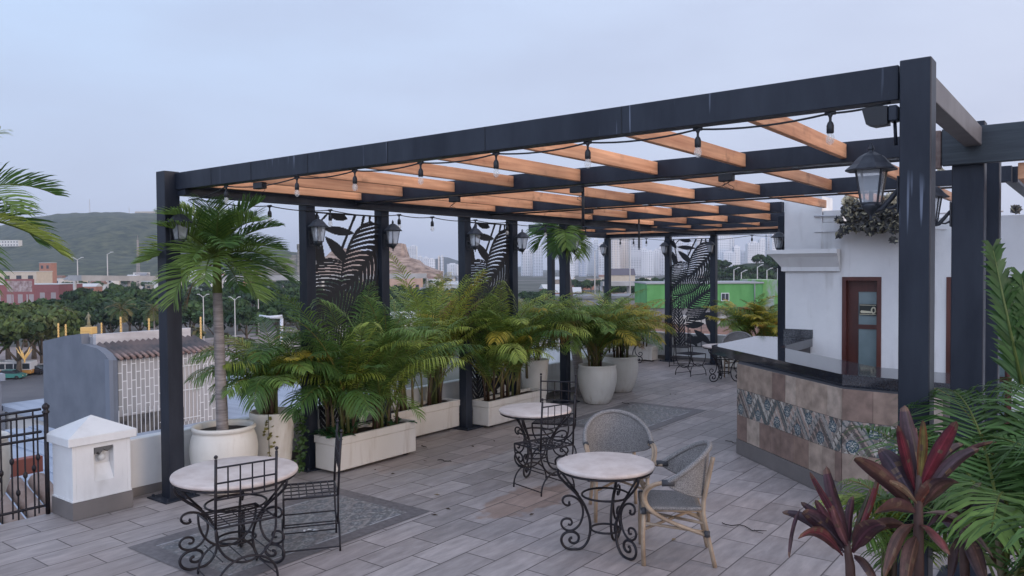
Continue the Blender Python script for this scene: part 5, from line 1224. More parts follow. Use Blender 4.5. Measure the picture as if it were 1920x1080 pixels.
# named left blocks
bld('shopping_mall', 'long red and pale shopping building beside the overpass at far left', 'building', at(16, 500, 360), 46, 20, 11, WM['r'], RM[2], YAW, None, mat('mall_glass', (.35, .3, .3), .4), cols=9)
bld('office_block', 'cream office block at the far left edge above the red shopping building', 'building', at(2, 500, 400), 36, 14, 17, WM['c'], RM[2], YAW, None, WIN, cols=6, rows=3)
t = thing('billboard', 'red framed billboard on posts beside the shopping building', 'billboard', (at(36, 515, 330).x, at(36, 515, 330).y, G), YAW)
b = MB(); b.box((-6, 0, 7.5), (6, .5, 14)); b.build('frame', WM['r'], t); b = MB(); b.box((-5.3, -.08, 8.6), (5.3, -.01, 13.2)); b.build('panel', mat('billboard_panel', (.45, .38, .37), .7, (.2, .12, .12), .7), t)
b = MB(); b.tube([(-3, .25, 0), (-3, .25, 7.45)], .25, 6); b.tube([(3, .25, 0), (3, .25, 7.45)], .25, 6); b.build('post', WM['b'], t)
bld('apartment_house', 'tall orange brick house at the foot of the hill', 'building', at(84, 500, 640), 9, 9, 24, WM['o'], RM[2], YAW, None, WIN, cols=2, rows=4)
bld('convent', 'long cream convent on top of the hill', 'building', at(275, 500, 2270), 62, 20, 14, WM['c'], RM[0], YAW, None, WIN, z0=at(275, 406, 2270).z, cols=10, rows=2)
bld('hill_house', 'long white building halfway up the hill at far left', 'building', at(14, 500, 1550), 46, 12, 12, WM['w'], RM[2], YAW, None, WIN, z0=at(14, 462, 1550).z, cols=8, rows=2)
STR = mat('concrete', (.33, .32, .31), .85, (.42, .41, .40), .2)
# overpass
t = thing('overpass', 'long concrete road overpass crossing behind the grove', 'bridge', (0, 0, 0))
pa = [at(140, 520, 345), at(330, 521.5, 395), at(600, 519, 395), at(800, 516, 400)]; b = MB(); c_ = MB()
for p, q in zip(pa[:-1], pa[1:]):
    p, q = Vector(p), Vector(q); d_ = (q-p); n_ = Vector((d_.y, -d_.x, 0)).normalized()*4.5
    for (o_, z0, z1) in ((0, -1.5, 0), ):
        b.add([p+n_+Vector((0, 0, z0)), q+n_+Vector((0, 0, z0)), q-n_+Vector((0, 0, z0)), p-n_+Vector((0, 0, z0)), p+n_+Vector((0, 0, .9)), q+n_+Vector((0, 0, .9)), q-n_+Vector((0, 0, .9)), p-n_+Vector((0, 0, .9))], [(0, 1, 2, 3), (4, 7, 6, 5), (0, 4, 5, 1), (1, 5, 6, 2), (2, 6, 7, 3), (3, 7, 4, 0)])
    k = int(d_.length//25)
    for i in range(k+1):
        m0 = p.lerp(q, i/max(k, 1)); MB().tube([(m0.x, m0.y, G), (m0.x, m0.y, m0.z-1.52)], .8, 8).build('pier', STR, t)
b.build('deck', STR, t)
t = thing('overpass', 'short grey overpass in front of the towers at right', 'bridge', (0, 0, 0)); pa = [at(1128, 531, 300), at(1330, 530, 300)]; p, q = pa; n_ = Vector(((q-p).y, -(q-p).x, 0)).normalized()*4; b = MB()
b.add([p+n_-Vector((0, 0, 1)), q+n_-Vector((0, 0, 1)), q-n_-Vector((0, 0, 1)), p-n_-Vector((0, 0, 1)), p+n_+Vector((0, 0, .6)), q+n_+Vector((0, 0, .6)), q-n_+Vector((0, 0, .6)), p-n_+Vector((0, 0, .6))], [(0, 1, 2, 3), (4, 7, 6, 5), (0, 4, 5, 1), (1, 5, 6, 2), (2, 6, 7, 3), (3, 7, 4, 0)]); b.build('deck', STR, t)
for k in range(5): m0 = p.lerp(q, k/4); MB().tube([(m0.x, m0.y, G), (m0.x, m0.y, m0.z-1.02)], .7, 8).build('pier', STR, t)

# fortress
FT = mat('fortress_stone', (.15, .10, .075), .95, (.46, .34, .27), .11, (1, 1, 4), bump=1, lo=.36, hi=.62, detail=12); FT2 = mat('fortress_stone_grey', (.10, .095, .08), .95, (.27, .24, .20), .12, (1, 1, 4), bump=1, detail=12)
def mass(t, nm, d, prof, depth, m_, batter=.25):
    # prof: skyline pixels; built as a battered wall body with real depth
    top = [at(x, y, d) for x, y in prof]; b_ = MB(); n = len(top); vs = []
    back = Vector((Fv.x, Fv.y, 0)).normalized()*depth; fr = -Vector((Fv.x, Fv.y, 0)).normalized()
    for p in top: vs.append(p)
    for p in top: vs.append(Vector((p.x, p.y, G))+fr*(p.z-G)*batter)
    for p in top: vs.append(p+back)
    for p in top: vs.append(Vector((p.x, p.y, G))+back)
    fs = []
    for i in range(n-1): fs += [(i, i+1, n+i+1, n+i), (i+1, i, 2*n+i, 2*n+i+1), (2*n+i+1, 2*n+i, 3*n+i, 3*n+i+1)]
    fs += [(0, n, 3*n, 2*n), (n-1, 3*n-1, 4*n-1, 2*n-1)]
    b_.add(vs, fs); return b_.build(nm, m_, t)
t = thing('stone_fortress', 'massive tan stone fortress on its mound behind the leaf screens', 'fortress', (0, 0, 0))
mass(t, 'keep', 930, [(718, 500), (724, 462), (729, 455), (752, 456), (756, 469), (760, 480), (764, 500)], 40, FT)
mass(t, 'bastion', 915, [(600, 492), (622, 470), (640, 465), (660, 467), (680, 472), (716, 480), (758, 482), (776, 487), (790, 500)], 60, FT)
mass(t, 'lower_wall', 890, [(590, 505), (640, 490), (700, 488), (775, 492), (800, 502), (822, 509)], 60, FT)
mass(t, 'west_wall', 900, [(492, 508), (505, 498), (540, 487), (548, 478), (556, 478), (559, 463), (565, 462), (568, 474), (600, 482), (640, 492)], 50, FT2)
b = MB(); p = at(560, 462, 905); b.box((p.x-1.5, p.y-1.5, p.z-4), (p.x+1.5, p.y+1.5, p.z+2.6)); b.build('turret', FT2, t)
t = thing('flagpole', 'flagpole with a small red flag above the fortress', 'flag', (0, 0, 0)); p = at(618, 468, 912); b = MB(); b.tube([p, p+Vector((0, 0, 9))], .18, 5); b.build('pole', STR, t)
b = MB(); R0 = Vector((Rv.x, Rv.y, 0)); vs = []
for i in range(7):
    for j in (0, 1): vs.append(p+R0*i*.9+Fv*sin(i)*.3+Vector((0, 0, 8.6-j*3+.25*sin(i*1.2))))
b.add(vs, [(2*i, 2*i+1, 2*i+3, 2*i+2) for i in range(6)]); b.build('flag', mat('red_flag', (.5, .12, .06), .8), t)
bld('orange_building', 'low orange building at the foot of the fortress', 'building', at(748, 500, 430), 24, 10, 12.5, mat('peach_wall', (.50, .33, .25), .9, (.58, .40, .31), .4), RM[2], YAW, None, WIN, cols=6)
bld('white_shed', 'white gabled shed showing between palm fronds and the grove', 'building', at(766, 500, 140), 5, 6, 8.2, WM['w'], RM[2], YAW+.4, None, WIN, pitched=1.2, cols=2)

# skyline towers
def towm(nm, a, c_, sx, sz):
    m_ = bpy.data.materials.new(nm); m_.use_nodes = True; t = m_.node_tree; bb = t.nodes['Principled BSDF']; tcn = t.nodes.new('ShaderNodeTexCoord'); mp_ = t.nodes.new('ShaderNodeMapping')
    mp_.inputs['Rotation'].default_value = (pi/2, 0, 0); t.links.new(tcn.outputs['Object'], mp_.inputs[0]); br = t.nodes.new('ShaderNodeTexBrick'); br.offset = 0; t.links.new(mp_.outputs[0], br.inputs['Vector'])
    br.inputs['Scale'].default_value = 1; br.inputs['Brick Width'].default_value = sx; br.inputs['Row Height'].default_value = sz; br.inputs['Mortar Size'].default_value = sz*.30; br.inputs['Mortar Smooth'].default_value = 0
    br.inputs['Color1'].default_value = (*a, 1); br.inputs['Color2'].default_value = (*[x*.8 for x in a], 1); br.inputs['Mortar'].default_value = (*c_, 1); t.links.new(br.outputs['Color'], bb.inputs['Base Color']); bb.inputs['Roughness'].default_value = .7
    return m_
TWM = [towm('tower_white', (.24, .27, .32), (.78, .79, .81), 4.2, 3.3), towm('tower_cream', (.34, .30, .28), (.80, .71, .63), 4.6, 3.3), towm('tower_blue', (.16, .22, .32), (.48, .53, .62), 3.6, 3.4), towm('tower_grey', (.28, .30, .34), (.66, .68, .72), 5.2, 3.1)]
BAL = mat('balcony_white', (.72, .72, .74), .7)
def tower(x0, x1, yt, d, mi, bal, label, crown_=0):
    pa_ = at((x0+x1)/2, yt, d); w_ = (x1-x0)/FPX*d; h_ = pa_.z-G; t = thing('apartment_tower', label, 'tower', (pa_.x, pa_.y, G), YAW+rnd.uniform(-.12, .12), 'pale apartment towers on the skyline')
    b_ = MB(); l_ = max(10, w_*.7); b_.box((-w_/2, 0, 0), (w_/2, l_, h_)); b_.build('wall', TWM[mi], t)
    if bal:
        b_ = MB(); z = 4; cxs = [(-w_/2-.6, -w_*.12)] if bal == 1 else ([(-w_/2-.5, w_/2+.5)] if bal == 2 else [(-w_*.42, -w_*.14), (w_*.14, w_*.42)])
        while z < h_-2:
            for a, c_ in cxs: b_.box((a, -1.6, z), (c_, -.01, z+1.05))
            z += 3.4
        b_.build('balcony', BAL, t)
    b_ = MB(); b_.box((-w_*.28, l_*.2, h_+.01), (w_*.22, l_*.7, h_+3.5)); b_.box((-w_/2-.2, -.2, h_+.01), (w_/2+.2, .15, h_+1.1)); b_.build('roof_block', BAL, t)
TW = [(978, 1000, 470, 1650, 0, 3, 'short pale tower behind the fern fronds left of the thin post'), (1000, 1018, 462, 1600, 3, 0, 'pale grey tower just left of the lone post'),
 (1062, 1078, 478, 1500, 0, 1, 'low white block left of the blue striped tower'), (1076, 1087, 466, 1700, 3, 0, 'narrow grey tower left of the blue striped tower'), (1086, 1100, 464, 1500, 2, 3, 'blue striped tower between lone post and thin post'),
 (1091, 1103, 446, 1900, 0, 0, 'tall pale tower behind the blue striped one'), (1101, 1114, 453, 1600, 0, 2, 'white tower with full width balconies left of the thin post'), (1113, 1122, 449, 1550, 0, 3, 'slim white tower with dark window column'),
 (1122, 1134, 459, 1500, 3, 1, 'grey white tower touching the thin post'), (1147, 1163, 449, 1500, 1, 3, 'beige tower with paired balconies right of the thin post'), (1160, 1181, 443, 1560, 1, 3, 'widest beige tower, centre of the back opening'),
 (1181, 1204, 441, 1500, 3, 2, 'grey tower with long stacked balconies behind the hanging rod'), (1203, 1214, 468, 1450, 0, 2, 'low white balcony block beside the grey tower'), (1214, 1226, 472, 1500, 0, 0, 'white block with dark window columns'),
 (1226, 1236, 470, 1550, 0, 3, 'slim white block left of the screen lantern'), (1233, 1247, 466, 1650, 3, 1, 'pale tower at the left of the far screen post'), (1262, 1280, 452, 1700, 0, 2, 'pale tower seen through the left of the far screen'), (1290, 1303, 458, 1650, 0, 3, 'pale tower seen through the middle of the far screen'),
 (1306, 1322, 446, 1800, 3, 1, 'grey tower seen through the right of the far screen'), (1346, 1368, 440, 1500, 0, 0, 'plain white tower immediately right of the far screen'), (1366, 1377, 447, 1600, 0, 3, 'white tower second from the far screen'),
 (1376, 1388, 463, 1480, 0, 1, 'stepped white tower with dark balcony column'), (1356, 1380, 474, 1450, 0, 3, 'lower white block in front of the plain white tower'), (1388, 1398, 472, 1650, 3, 0, 'small grey tower in the gap of the skyline'),
 (1402, 1426, 456, 1500, 0, 2, 'broad white tower with strong balcony stripes'), (1424, 1438, 449, 1620, 0, 0, 'plain tall tower right of the striped one'), (1438, 1450, 440, 1550, 3, 3, 'tall tower partly hidden by the cornice'), (1448, 1466, 438, 1500, 0, 2, 'striped tower touching the white building'),
 (760, 768, 466, 1900, 3, 0, 'narrow grey tower beside the fortress keep'), (768, 781, 462, 1900, 0, 2, 'open framed pale tower right of the fortress'), (784, 792, 482, 1800, 3, 0, 'small grey block between fortress and white slabs'), (793, 803, 484, 1700, 0, 2, 'small white block with balconies left of the twin slabs'),
 (803, 816, 487, 1600, 0, 0, 'broad low white block below the twin slabs'), (821, 824, 481, 1700, 1, 0, 'left one of the thin twin slabs'), (826, 830, 481, 1700, 0, 0, 'right one of the thin twin slabs'), (838, 858, 496, 1900, 0, 3, 'low pale blocks near the far blue hill')]
for a in TW: tower(*a)

# masts and poles
def mast(px, ytop, d, label, guy=False, ybase=None):
    p = at(px, ytop, d); b_ = MB(); zb = G if ybase is None else at(px, ybase, d).z; w0 = (p.z-zb)*.028
    for sx, sy in ((-1, -1), (1, -1), (1, 1), (-1, 1)): b_.tube([(p.x+sx*w0, p.y+sy*w0, zb), (p.x+sx*w0*.25, p.y+sy*w0*.25, p.z)], max(.14, w0*.12), 4)
    n = 14
    for k in range(n):
        q0, q1 = k/n, (k+1)/n; a, c_ = w0*(1-.75*q0), w0*(1-.75*q1); z0, z1 = zb+(p.z-zb)*q0, zb+(p.z-zb)*q1
        b_.tube([(p.x-a, p.y-a, z0), (p.x+c_, p.y-c_, z1)], max(.08, w0*.07), 4); b_.tube([(p.x+a, p.y+a, z0), (p.x-c_, p.y+c_, z1)], max(.08, w0*.07), 4)
    b_.tube([(p.x, p.y, p.z), (p.x, p.y, p.z+w0*3)], .12, 4)
    tag(b_.build('radio_mast', mat('mast_steel_%d' % px, (.45, .38, .36), .7)), label, 'mast')
mast(168, 374, 2300, 'tall lattice radio mast on the hill crest', ybase=404); mast(242, 388, 2280, 'shorter radio mast beside the hilltop convent', ybase=404); mast(258, 450, 560, 'reddish lattice mast rising from the houses at the hill foot')
def lamp(px, ytop, d, label, arms=2, h_=None):
    p = at(px, ytop, d); t = thing('street_lamp', label, 'street lamp', (p.x, p.y, G), YAW, 'street lamps and floodlight poles of the city'); hh = p.z-G; sc_ = d/130
    b_ = MB(); b_.tube([(0, 0, 0), (0, 0, hh*.5), (0, 0, hh)], [.14*sc_, .10*sc_, .07*sc_], 8); b_.build('pole', mat('pole_%d' % px, (.50, .47, .44), .7), t)
    b_ = MB()
    for s_ in ((-1, 1) if arms == 2 else (1,)): b_.tube([(0, 0, hh-.3), (s_*.4*sc_, 0, hh+.12*sc_), (s_*.8*sc_, 0, hh+.3*sc_)], .05*sc_, 5); b_.box((s_*.8*sc_-.2*sc_, -.1*sc_, hh+.25*sc_), (s_*.8*sc_+.2*sc_, .1*sc_, hh+.35*sc_))
    b_.build('lamp_head', mat('head_%d' % px, (.6, .6, .6), .5), t)
for a in ((381, 555, 135, 'tall street lamp just left of the slender palm trunk', 2), (440, 560, 120, 'concrete lamp post on the plaza right of the slender palm trunk', 2), (484, 545, 190, 'thin white lamp post above the white traffic arch', 1),
          (145, 486, 420, 'lamp post on the overpass, left one', 2), (201, 476, 420, 'lamp post on the overpass, middle one', 1), (1115, 470, 330, 'tall thin pole right of the lone pergola post', 1), (1181, 446, 250, 'tallest white floodlight pole before the beige towers', 1), (1191, 535, 180, 'short pole left of the green building', 1),
          (1376, 505, 300, 'lamp pole above the green building, leftmost', 1), (1390, 510, 300, 'lamp pole above the green building, second', 1), (1420, 500, 280, 'taller lamp pole above the green building', 1), (1438, 506, 290, 'lamp pole above the green building near the corner post', 1), (1458, 503, 260, 'rightmost lamp pole above the green building', 1)):
    lamp(*a)
t = thing('traffic_arch', 'white cantilever sign arch wound with a golden garland', 'sign arch', (0, 0, 0)); d = 105
b = MB(); b.tube([at(528, 700, d), at(528, 596, d)], .22, 8); b.build('post', mat('arch_white', (.6, .62, .66), .5), t)
b = MB(); b.tube([at(529, 594, d), at(505, 595, d), at(486, 592, d)], [.28, .2, .14], 8); b.build('arm', bpy.data.materials['arch_white'], t)
b = MB(); b.tube([at(528+2.2*sin(k*.9), 700-4*k, d-.25*cos(k*.9)) for k in range(25)], .06, 5); b.build('garland', GOLDM, t)

# golden decorations on the plaza
t = thing('monument', 'bronze statue of a standing figure on a golden lit plinth', 'monument', (at(166, 600, 118).x, at(166, 600, 118).y, G), YAW)
pz = lambda y, d=118: at(166, y, d).z-G
t.scale = (.72, .72, 1); b = MB(); b.box((-1.15, -1.15, 0), (1.15, 1.15, pz(626)-.02)); b.build('base', WM['b'], t)
b = MB(); b.box((-1.18, -1.18, pz(626)), (1.18, 1.18, pz(613)), bev=.08)
for k in range(5): b.lathe([(.16, -.02), (.2, 0), (.16, .02)], 8, (-.8+.4*k, -1.19, pz(620)), sm=False)
b.build('plinth', GOLDM, t)
b = MB(); z0 = pz(613)+.01; b.box((-.42, -.42, z0), (.42, .42, z0+.25)); h_ = pz(585)-z0-.25
b.lathe([(.36, z0+.25), (.30, z0+.25+h_*.3), (.20, z0+.25+h_*.5), (.30, z0+.25+h_*.72), (.27, z0+.25+h_*.8), (.09, z0+.25+h_*.84), (.13, z0+.25+h_*.91), (.10, z0+.25+h_*.97), (.001, z0+.25+h_)], 12)
b.tube([(-.25, 0, z0+.2+h_*.75), (-.48, -.15, z0+.2+h_*.55), (-.38, -.3, z0+.2+h_*.45)], [.09, .08, .06], 6); b.tube([(.25, 0, z0+.2+h_*.75), (.45, -.1, z0+.2+h_*.6), (.55, -.2, z0+.2+h_*.78)], [.09, .08, .06], 6)
b.build('statue', mat('weathered_bronze', (.16, .16, .12), .6, (.3, .26, .14), 4), t)
for (px, y0, y1, d, lb) in ((109, 606, 624, 125, 'leftmost golden decorated column behind the grey gable'), (123, 608, 624, 125, 'golden decorated column left of the golden plinth'), (190, 605, 616, 135, 'smallest golden decorated column right of the statue'), (226, 594, 620, 118, 'golden decorated column under the plaza palm'), (279, 597, 617, 120, 'golden decorated column left of the pergola post'), (376, 594, 628, 122, 'tall golden column left of the slender palm trunk')):
    p = at(px, y0, d); b = MB(); q = at(px, y1+30, d); pts = []; 
    b.tube([(p.x, p.y, G), (p.x, p.y, p.z)], [.10, .13], 8)
    for k in range(8): zz = p.z-.35-k*.45; b.lathe([(.12, -.1), (.20, 0), (.12, .1)], 8, (p.x, p.y, zz))
    o = tag(b.build('lit_column', GOLDM), lb, 'lit column', 'golden decorated columns on the plaza')
t = thing('lit_tree', 'bare tree wrapped in golden lights behind the bus', 'lit tree', (0, 0, 0)); d = 108; b = MB(); base_ = at(46, 680, d)
for (x1_, y1_) in ((30, 652), (36, 650), (41, 657), (56, 651), (60, 655), (52, 660), (33, 660)):
    b.tube([base_, at(46, 674, d), at((46+x1_)/2, 665, d+rnd.uniform(-.5, .5)), at(x1_, y1_, d+rnd.uniform(-1, 1))], [.12, .11, .09, .05], 5)
b.build('branch', GOLDM, t)

# bus, cars, person
WHT = mat('vehicle_white', (.66, .66, .66), .35); ORG = mat('vehicle_orange', (.55, .27, .07), .4); TYRE = mat('tyre', (.02, .02, .022), .85); GLS = mat('vehicle_glass', (.04, .05, .06), .15)
bp = atz(-6, 706, G+.1); bus = thing('bus', 'white city bus with an orange lower stripe on the street at far left', 'bus', (bp.x, bp.y, G+.1), YAW+.10)
b = MB(); Lb, Wb, Hb = 10.4, 2.3, 2.35
b.box((-Lb/2, 0, .35), (Lb/2, Wb, 1.0), 1, bev=.06); b.box((-Lb/2, .0, 1.005), (Lb/2, Wb, 1.12), 0); b.box((-Lb/2, 0, 2.0), (Lb/2, Wb, Hb), 0, bev=.08)
for k in range(9): x = -Lb/2+.06+k*(Lb-.12)/8; b.box((x-.06, .002, 1.12), (x+.06, Wb-.002, 2.0), 0)
b.build('body', [WHT, ORG], bus)
b = MB(); b.box((-Lb/2+.05, .06, 1.125), (Lb/2-.05, Wb-.06, 1.995)); b.build('window', GLS, bus)
for x in (-3.4, 3.2):
    for y in (-.02, Wb-.22):
        b = MB(); b.tube([(x, y, .45), (x, y+.24, .45)], .45, 18); wv = b.build('wheel', TYRE, bus); b = MB(); b.tube([(x, y-.012, .45), (x, y+.01, .45)], .2, 12); b.build('rim', WHT, wv)
b = MB(); b.box((Lb/2-.02, .3, .7), (Lb/2+.03, .55, .85)); b.build('headlight', CREAM, bus); b = MB(); b.box((Lb/2-.02, Wb-.55, .7), (Lb/2+.03, Wb-.3, .85)); b.build('headlight', CREAM, bus)
b = MB(); b.box((-3, .5, Hb+.01), (-1, 1.8, Hb+.3), bev=.05); b.box((1, .5, Hb+.01), (2.4, 1.8, Hb+.25), bev=.05); b.build('roof_unit', WHT, bus)
def car(label, px, py, col, rz):
    p = atz(px, py, G+.1); t = thing('parked_car', label, 'car', (p.x, p.y, G+.1), rz, 'cars on the street at left'); b_ = MB()
    m_ = mat('car_paint_%d' % px, col, .3); b_.prism([(-2.1, .3), (2.1, .3), (2.15, .75), (1.3, .92), (-1.9, .95), (-2.15, .7)], 1, 0, 1.7); b_.build('body', m_, t)
    b_ = MB(); b_.prism([(-1.5, .94), (1.25, .93), (.6, 1.42), (-1.0, 1.45)], 1, .12, 1.58); b_.build('window', GLS, t); b_ = MB(); b_.prism([(-1.0, 1.455), (.6, 1.425), (.5, 1.47), (-.9, 1.5)], 1, .15, 1.55); b_.build('roof', m_, t)
    for x in (-1.3, 1.35):
        for y in (-.02, 1.52): b_ = MB(); b_.tube([(x, y, .31), (x, y+.2, .31)], .31, 14); b_.build('wheel', TYRE, t)
    for y in (.2, 1.3): b_ = MB(); b_.box((2.1, y, .55), (2.17, y+.25, .68)); b_.build('headlight', CREAM, t)
car('white car right behind the bus', 76, 700, (.6, .6, .62), YAW+.1); car('dark car on the street below the bus windows', 60, 703, (.03, .03, .04), YAW+.1); car('teal green car at the far left under the bus', 14, 712, (.05, .20, .17), YAW+.1)
for i, (px, py, cl_, lb) in enumerate(((62, 553, (.6, .6, .6), 'white car parked in front of the red shopping building, left'), (72, 553, (.55, .56, .58), 'silver car parked in front of the red shopping building, centre'), (84, 552, (.6, .58, .55), 'pale car parked in front of the red shopping building, right'))):
    p = atz(px, py, G); t = thing('parked_car', lb, 'car', (p.x, p.y, G+.02), YAW, 'cars at the shopping building'); b_ = MB(); b_.prism([(-2.1, .3), (2.1, .3), (2.15, .75), (1.3, .92), (-1.9, .95), (-2.15, .7)], 1, 0, 1.7); b_.prism([(-1.5, .96), (1.25, .94), (.6, 1.42), (-1.0, 1.45)], 1, .12, 1.58); b_.build('body', mat('far_car_%d' % i, cl_, .4), t)
# person on the plaza: one continuous skinned body
def person(px, py, label, shirt, pose):
    p = atz(px, py, G+.06); me = bpy.data.meshes.new('body'); J = pose
    vs = [(0, 0, .93), (0, 0, 1.15), (0, 0, 1.40), (0, .02, 1.52), (0, .03, 1.66), (.18, 0, 1.40), (.24, .02, 1.12), (.22, .10, .88), (-.18, 0, 1.40), (-.25, .02, 1.12), (-.22, .1, .88), (.09, 0, .88), (.11, .10, .48), (.11, -.02, .06), (.11, .10, .03), (-.09, 0, .88), (-.11, -.08, .48), (-.11, -.22, .08), (-.11, -.10, .03), (0, .03, 1.74)]
    es = [(0, 1), (1, 2), (2, 3), (3, 4), (2, 5), (5, 6), (6, 7), (2, 8), (8, 9), (9, 10), (0, 11), (11, 12), (12, 13), (13, 14), (0, 15), (15, 16), (16, 17), (17, 18), (4, 19)]
    rad = [.14, .13, .15, .055, .095, .065, .045, .035, .065, .045, .035, .09, .065, .045, .04, .09, .065, .045, .04, .08]
    me.from_pydata(vs, es, []); o = bpy.data.objects.new('person', me); C.objects.link(o); o.location = p; o.rotation_euler = (0, 0, YAW+.8)
    md = o.modifiers.new('skin', 'SKIN'); sv = me.skin_vertices[0].data if me.skin_vertices else None
    if sv is None: me.attributes  # pragma: no cover
    for i, r_ in enumerate(rad): sv[i].radius = (r_, r_)
    sv[0].use_root = True; o.modifiers.new('sub', 'SUBSURF').render_levels = 1; me.materials.append(mat('dark_clothes', shirt, .9)); tag(o, label, 'person')
try: person(428, 656, 'person in dark clothes walking on the pink plaza', (.03, .03, .045), None)
except Exception as ex: print('person', ex)

# neighbour house with grey gable and block grid wall
t = thing('neighbour_house', 'grey rendered house with pale brick grid wall and corrugated lean-to roof below the terrace', 'house', (0, 0, 0))
HC = at(205, 676, 24); HX, HY = HC.x, HC.y; GY = mat('grey_render_wall', (.15, .165, .195), .9, (.19, .205, .235), 1.2, bump=.1)
far_ = aty(80, 640, HY); pk = aty(150, 625, HY); md_ = aty(170, 650, HY); z0_ = G
prof_ = [(HX, z0_), (HX, HC.z), (aty(196, 666, HY).x, aty(196, 664, HY).z), (aty(183, 656, HY).x, aty(183, 654, HY).z), (aty(165, 649, HY).x, aty(165, 648, HY).z), (aty(153, 645, HY).x, aty(153, 645, HY).z), (aty(152, 626, HY).x, aty(152, 626, HY).z), (aty(120, 630, HY).x, aty(120, 630, HY).z), (far_.x, far_.z), (far_.x, z0_)]
b = MB(); b.prism(prof_, 1, HY, HY+.25); b.build('gable_wall', GY, t)
YE = atx(396, 655, HX).y+.2
b = MB(); b.prism([(HX+.02, z0_), (HX+.02, HC.z+.02), (HX-.26, HC.z+.02), (HX-.26, z0_)], 1, HY-.02, HY+.10); b.build('quoin', mat('quoin_grey', (.20, .22, .26), .9), t)
# block wall as a brick material turned upright
def blockm():
    m_ = bpy.data.materials.new('block_grid_wall'); m_.use_nodes = True; q = m_.node_tree; bb = q.nodes['Principled BSDF']; tcn = q.nodes.new('ShaderNodeTexCoord'); mp_ = q.nodes.new('ShaderNodeMapping'); mp_.inputs['Rotation'].default_value = (0, pi/2, 0)
    q.links.new(tcn.outputs['Object'], mp_.inputs[0]); br = q.nodes.new('ShaderNodeTexBrick'); q.links.new(mp_.outputs[0], br.inputs['Vector']); br.inputs['Scale'].default_value = 1; br.inputs['Brick Width'].default_value = .52; br.inputs['Row Height'].default_value = .145; br.inputs['Mortar Size'].default_value = .014; br.inputs['Mortar Smooth'].default_value = .1
    br.inputs['Color1'].default_value = (.30, .285, .27, 1); br.inputs['Color2'].default_value = (.40, .375, .36, 1); br.inputs['Mortar'].default_value = (.72, .70, .68, 1); q.links.new(br.outputs['Color'], bb.inputs['Base Color']); bb.inputs['Roughness'].default_value = .85; return m_
b = MB(); b.box((HX-.2, HY+.27, z0_), (HX-.02, YE, HC.z-.02)); b.build('grid_wall', blockm(), t)
GRL = mat('white_grille', (.72, .70, .68), .6)
wy0, wy1 = atx(300, 700, HX).y, atx(372, 700, HX).y; wz0, wz1 = atx(290, 800, HX).z, atx(290, 690, HX).z
b = MB(); b.box((HX-.018, wy0, wz0), (HX-.005, wy1, wz1)); b.build('window', mat('window_cream', (.42, .38, .35), .6), t)
b = MB(); k = 0
while wy0+k*.14 <= wy1: b.box((HX, wy0+k*.14, wz0), (HX+.02, wy0+k*.14+.022, wz1)); k += 1
for z in (wz0+.1, wz0+(wz1-wz0)*.55, wz1-.05): b.box((HX+.021, wy0-.05, z), (HX+.04, wy1+.05, z+.03))
b.build('grille', GRL, t)
dz0, dz1 = atx(250, 815, HX).z, atx(250, 778, HX).z; b = MB(); b.box((HX-.015, atx(222, 780, HX).y, dz0), (HX-.002, atx(345, 780, HX).y, dz1)); o = b.build('lower_opening', mat('dark_opening', (.03, .03, .035), .9, (.16, .14, .12), 3), t)
b = MB(); ya = atx(222, 780, HX).y; yb_ = atx(345, 780, HX).y; k = 0
while ya+k*.14 < yb_: b.box((HX, ya+k*.14, dz0-.6), (HX+.018, ya+k*.14+.02, dz1+.2)); k += 1
b.build('grille', GRL, t)
# corrugated roof
b = MB(); rz_ = (prof_[4][0], prof_[4][1]+.0); n = 34; vs = []; c_ = []
for i in range(n+1):
    y = HY+.26+(YE-HY-.2)*i/n
    for k in range(5):
        x = HX+.12+(rz_[0]-HX-.12)*k/4; z = HC.z+.05+(rz_[1]-HC.z)*(k/4)**1.0 + (.045 if i % 2 else -.045); vs.append((x, y, z))
fs = [(i*5+k, (i+1)*5+k, (i+1)*5+k+1, i*5+k+1) for i in range(n) for k in range(4)]; b.add(vs, fs)
b.build('corrugated_roof', mat('aged_fibre_roof', (.07, .07, .075), .9, (.17, .13, .12), 1.6, (1, .5, 1)), t)
b = MB()
for i in range(0, n, 2):
    y = HY+.26+(YE-HY-.2)*(i+.5)/n; b.tube([(HX+.16, y, HC.z+.02), (HX-.22, y, HC.z+.14)], .055, 8)
b.build('eave_tile', mat('eave_clay', (.19, .12, .10), .9, (.32, .22, .19), 5), t)
b = MB(); b.box((rz_[0]-.25, HY+.27, rz_[1]-.05), (rz_[0]-.05, YE-.1, prof_[6][1]-.02)); b.build('ridge_wall', mat('peeling_white', (.62, .60, .59), .9, (.45, .42, .42), 1.2, (1, .6, 3)), t)
b = MB(); b.prism([(rz_[0]-.26, z0_), (rz_[0]-.26, prof_[6][1]-.1), (far_.x+.1, far_.z-.05), (far_.x+.1, z0_)], 1, HY+.26, YE-.1); b.build('rear_wall', WM['b'], t)
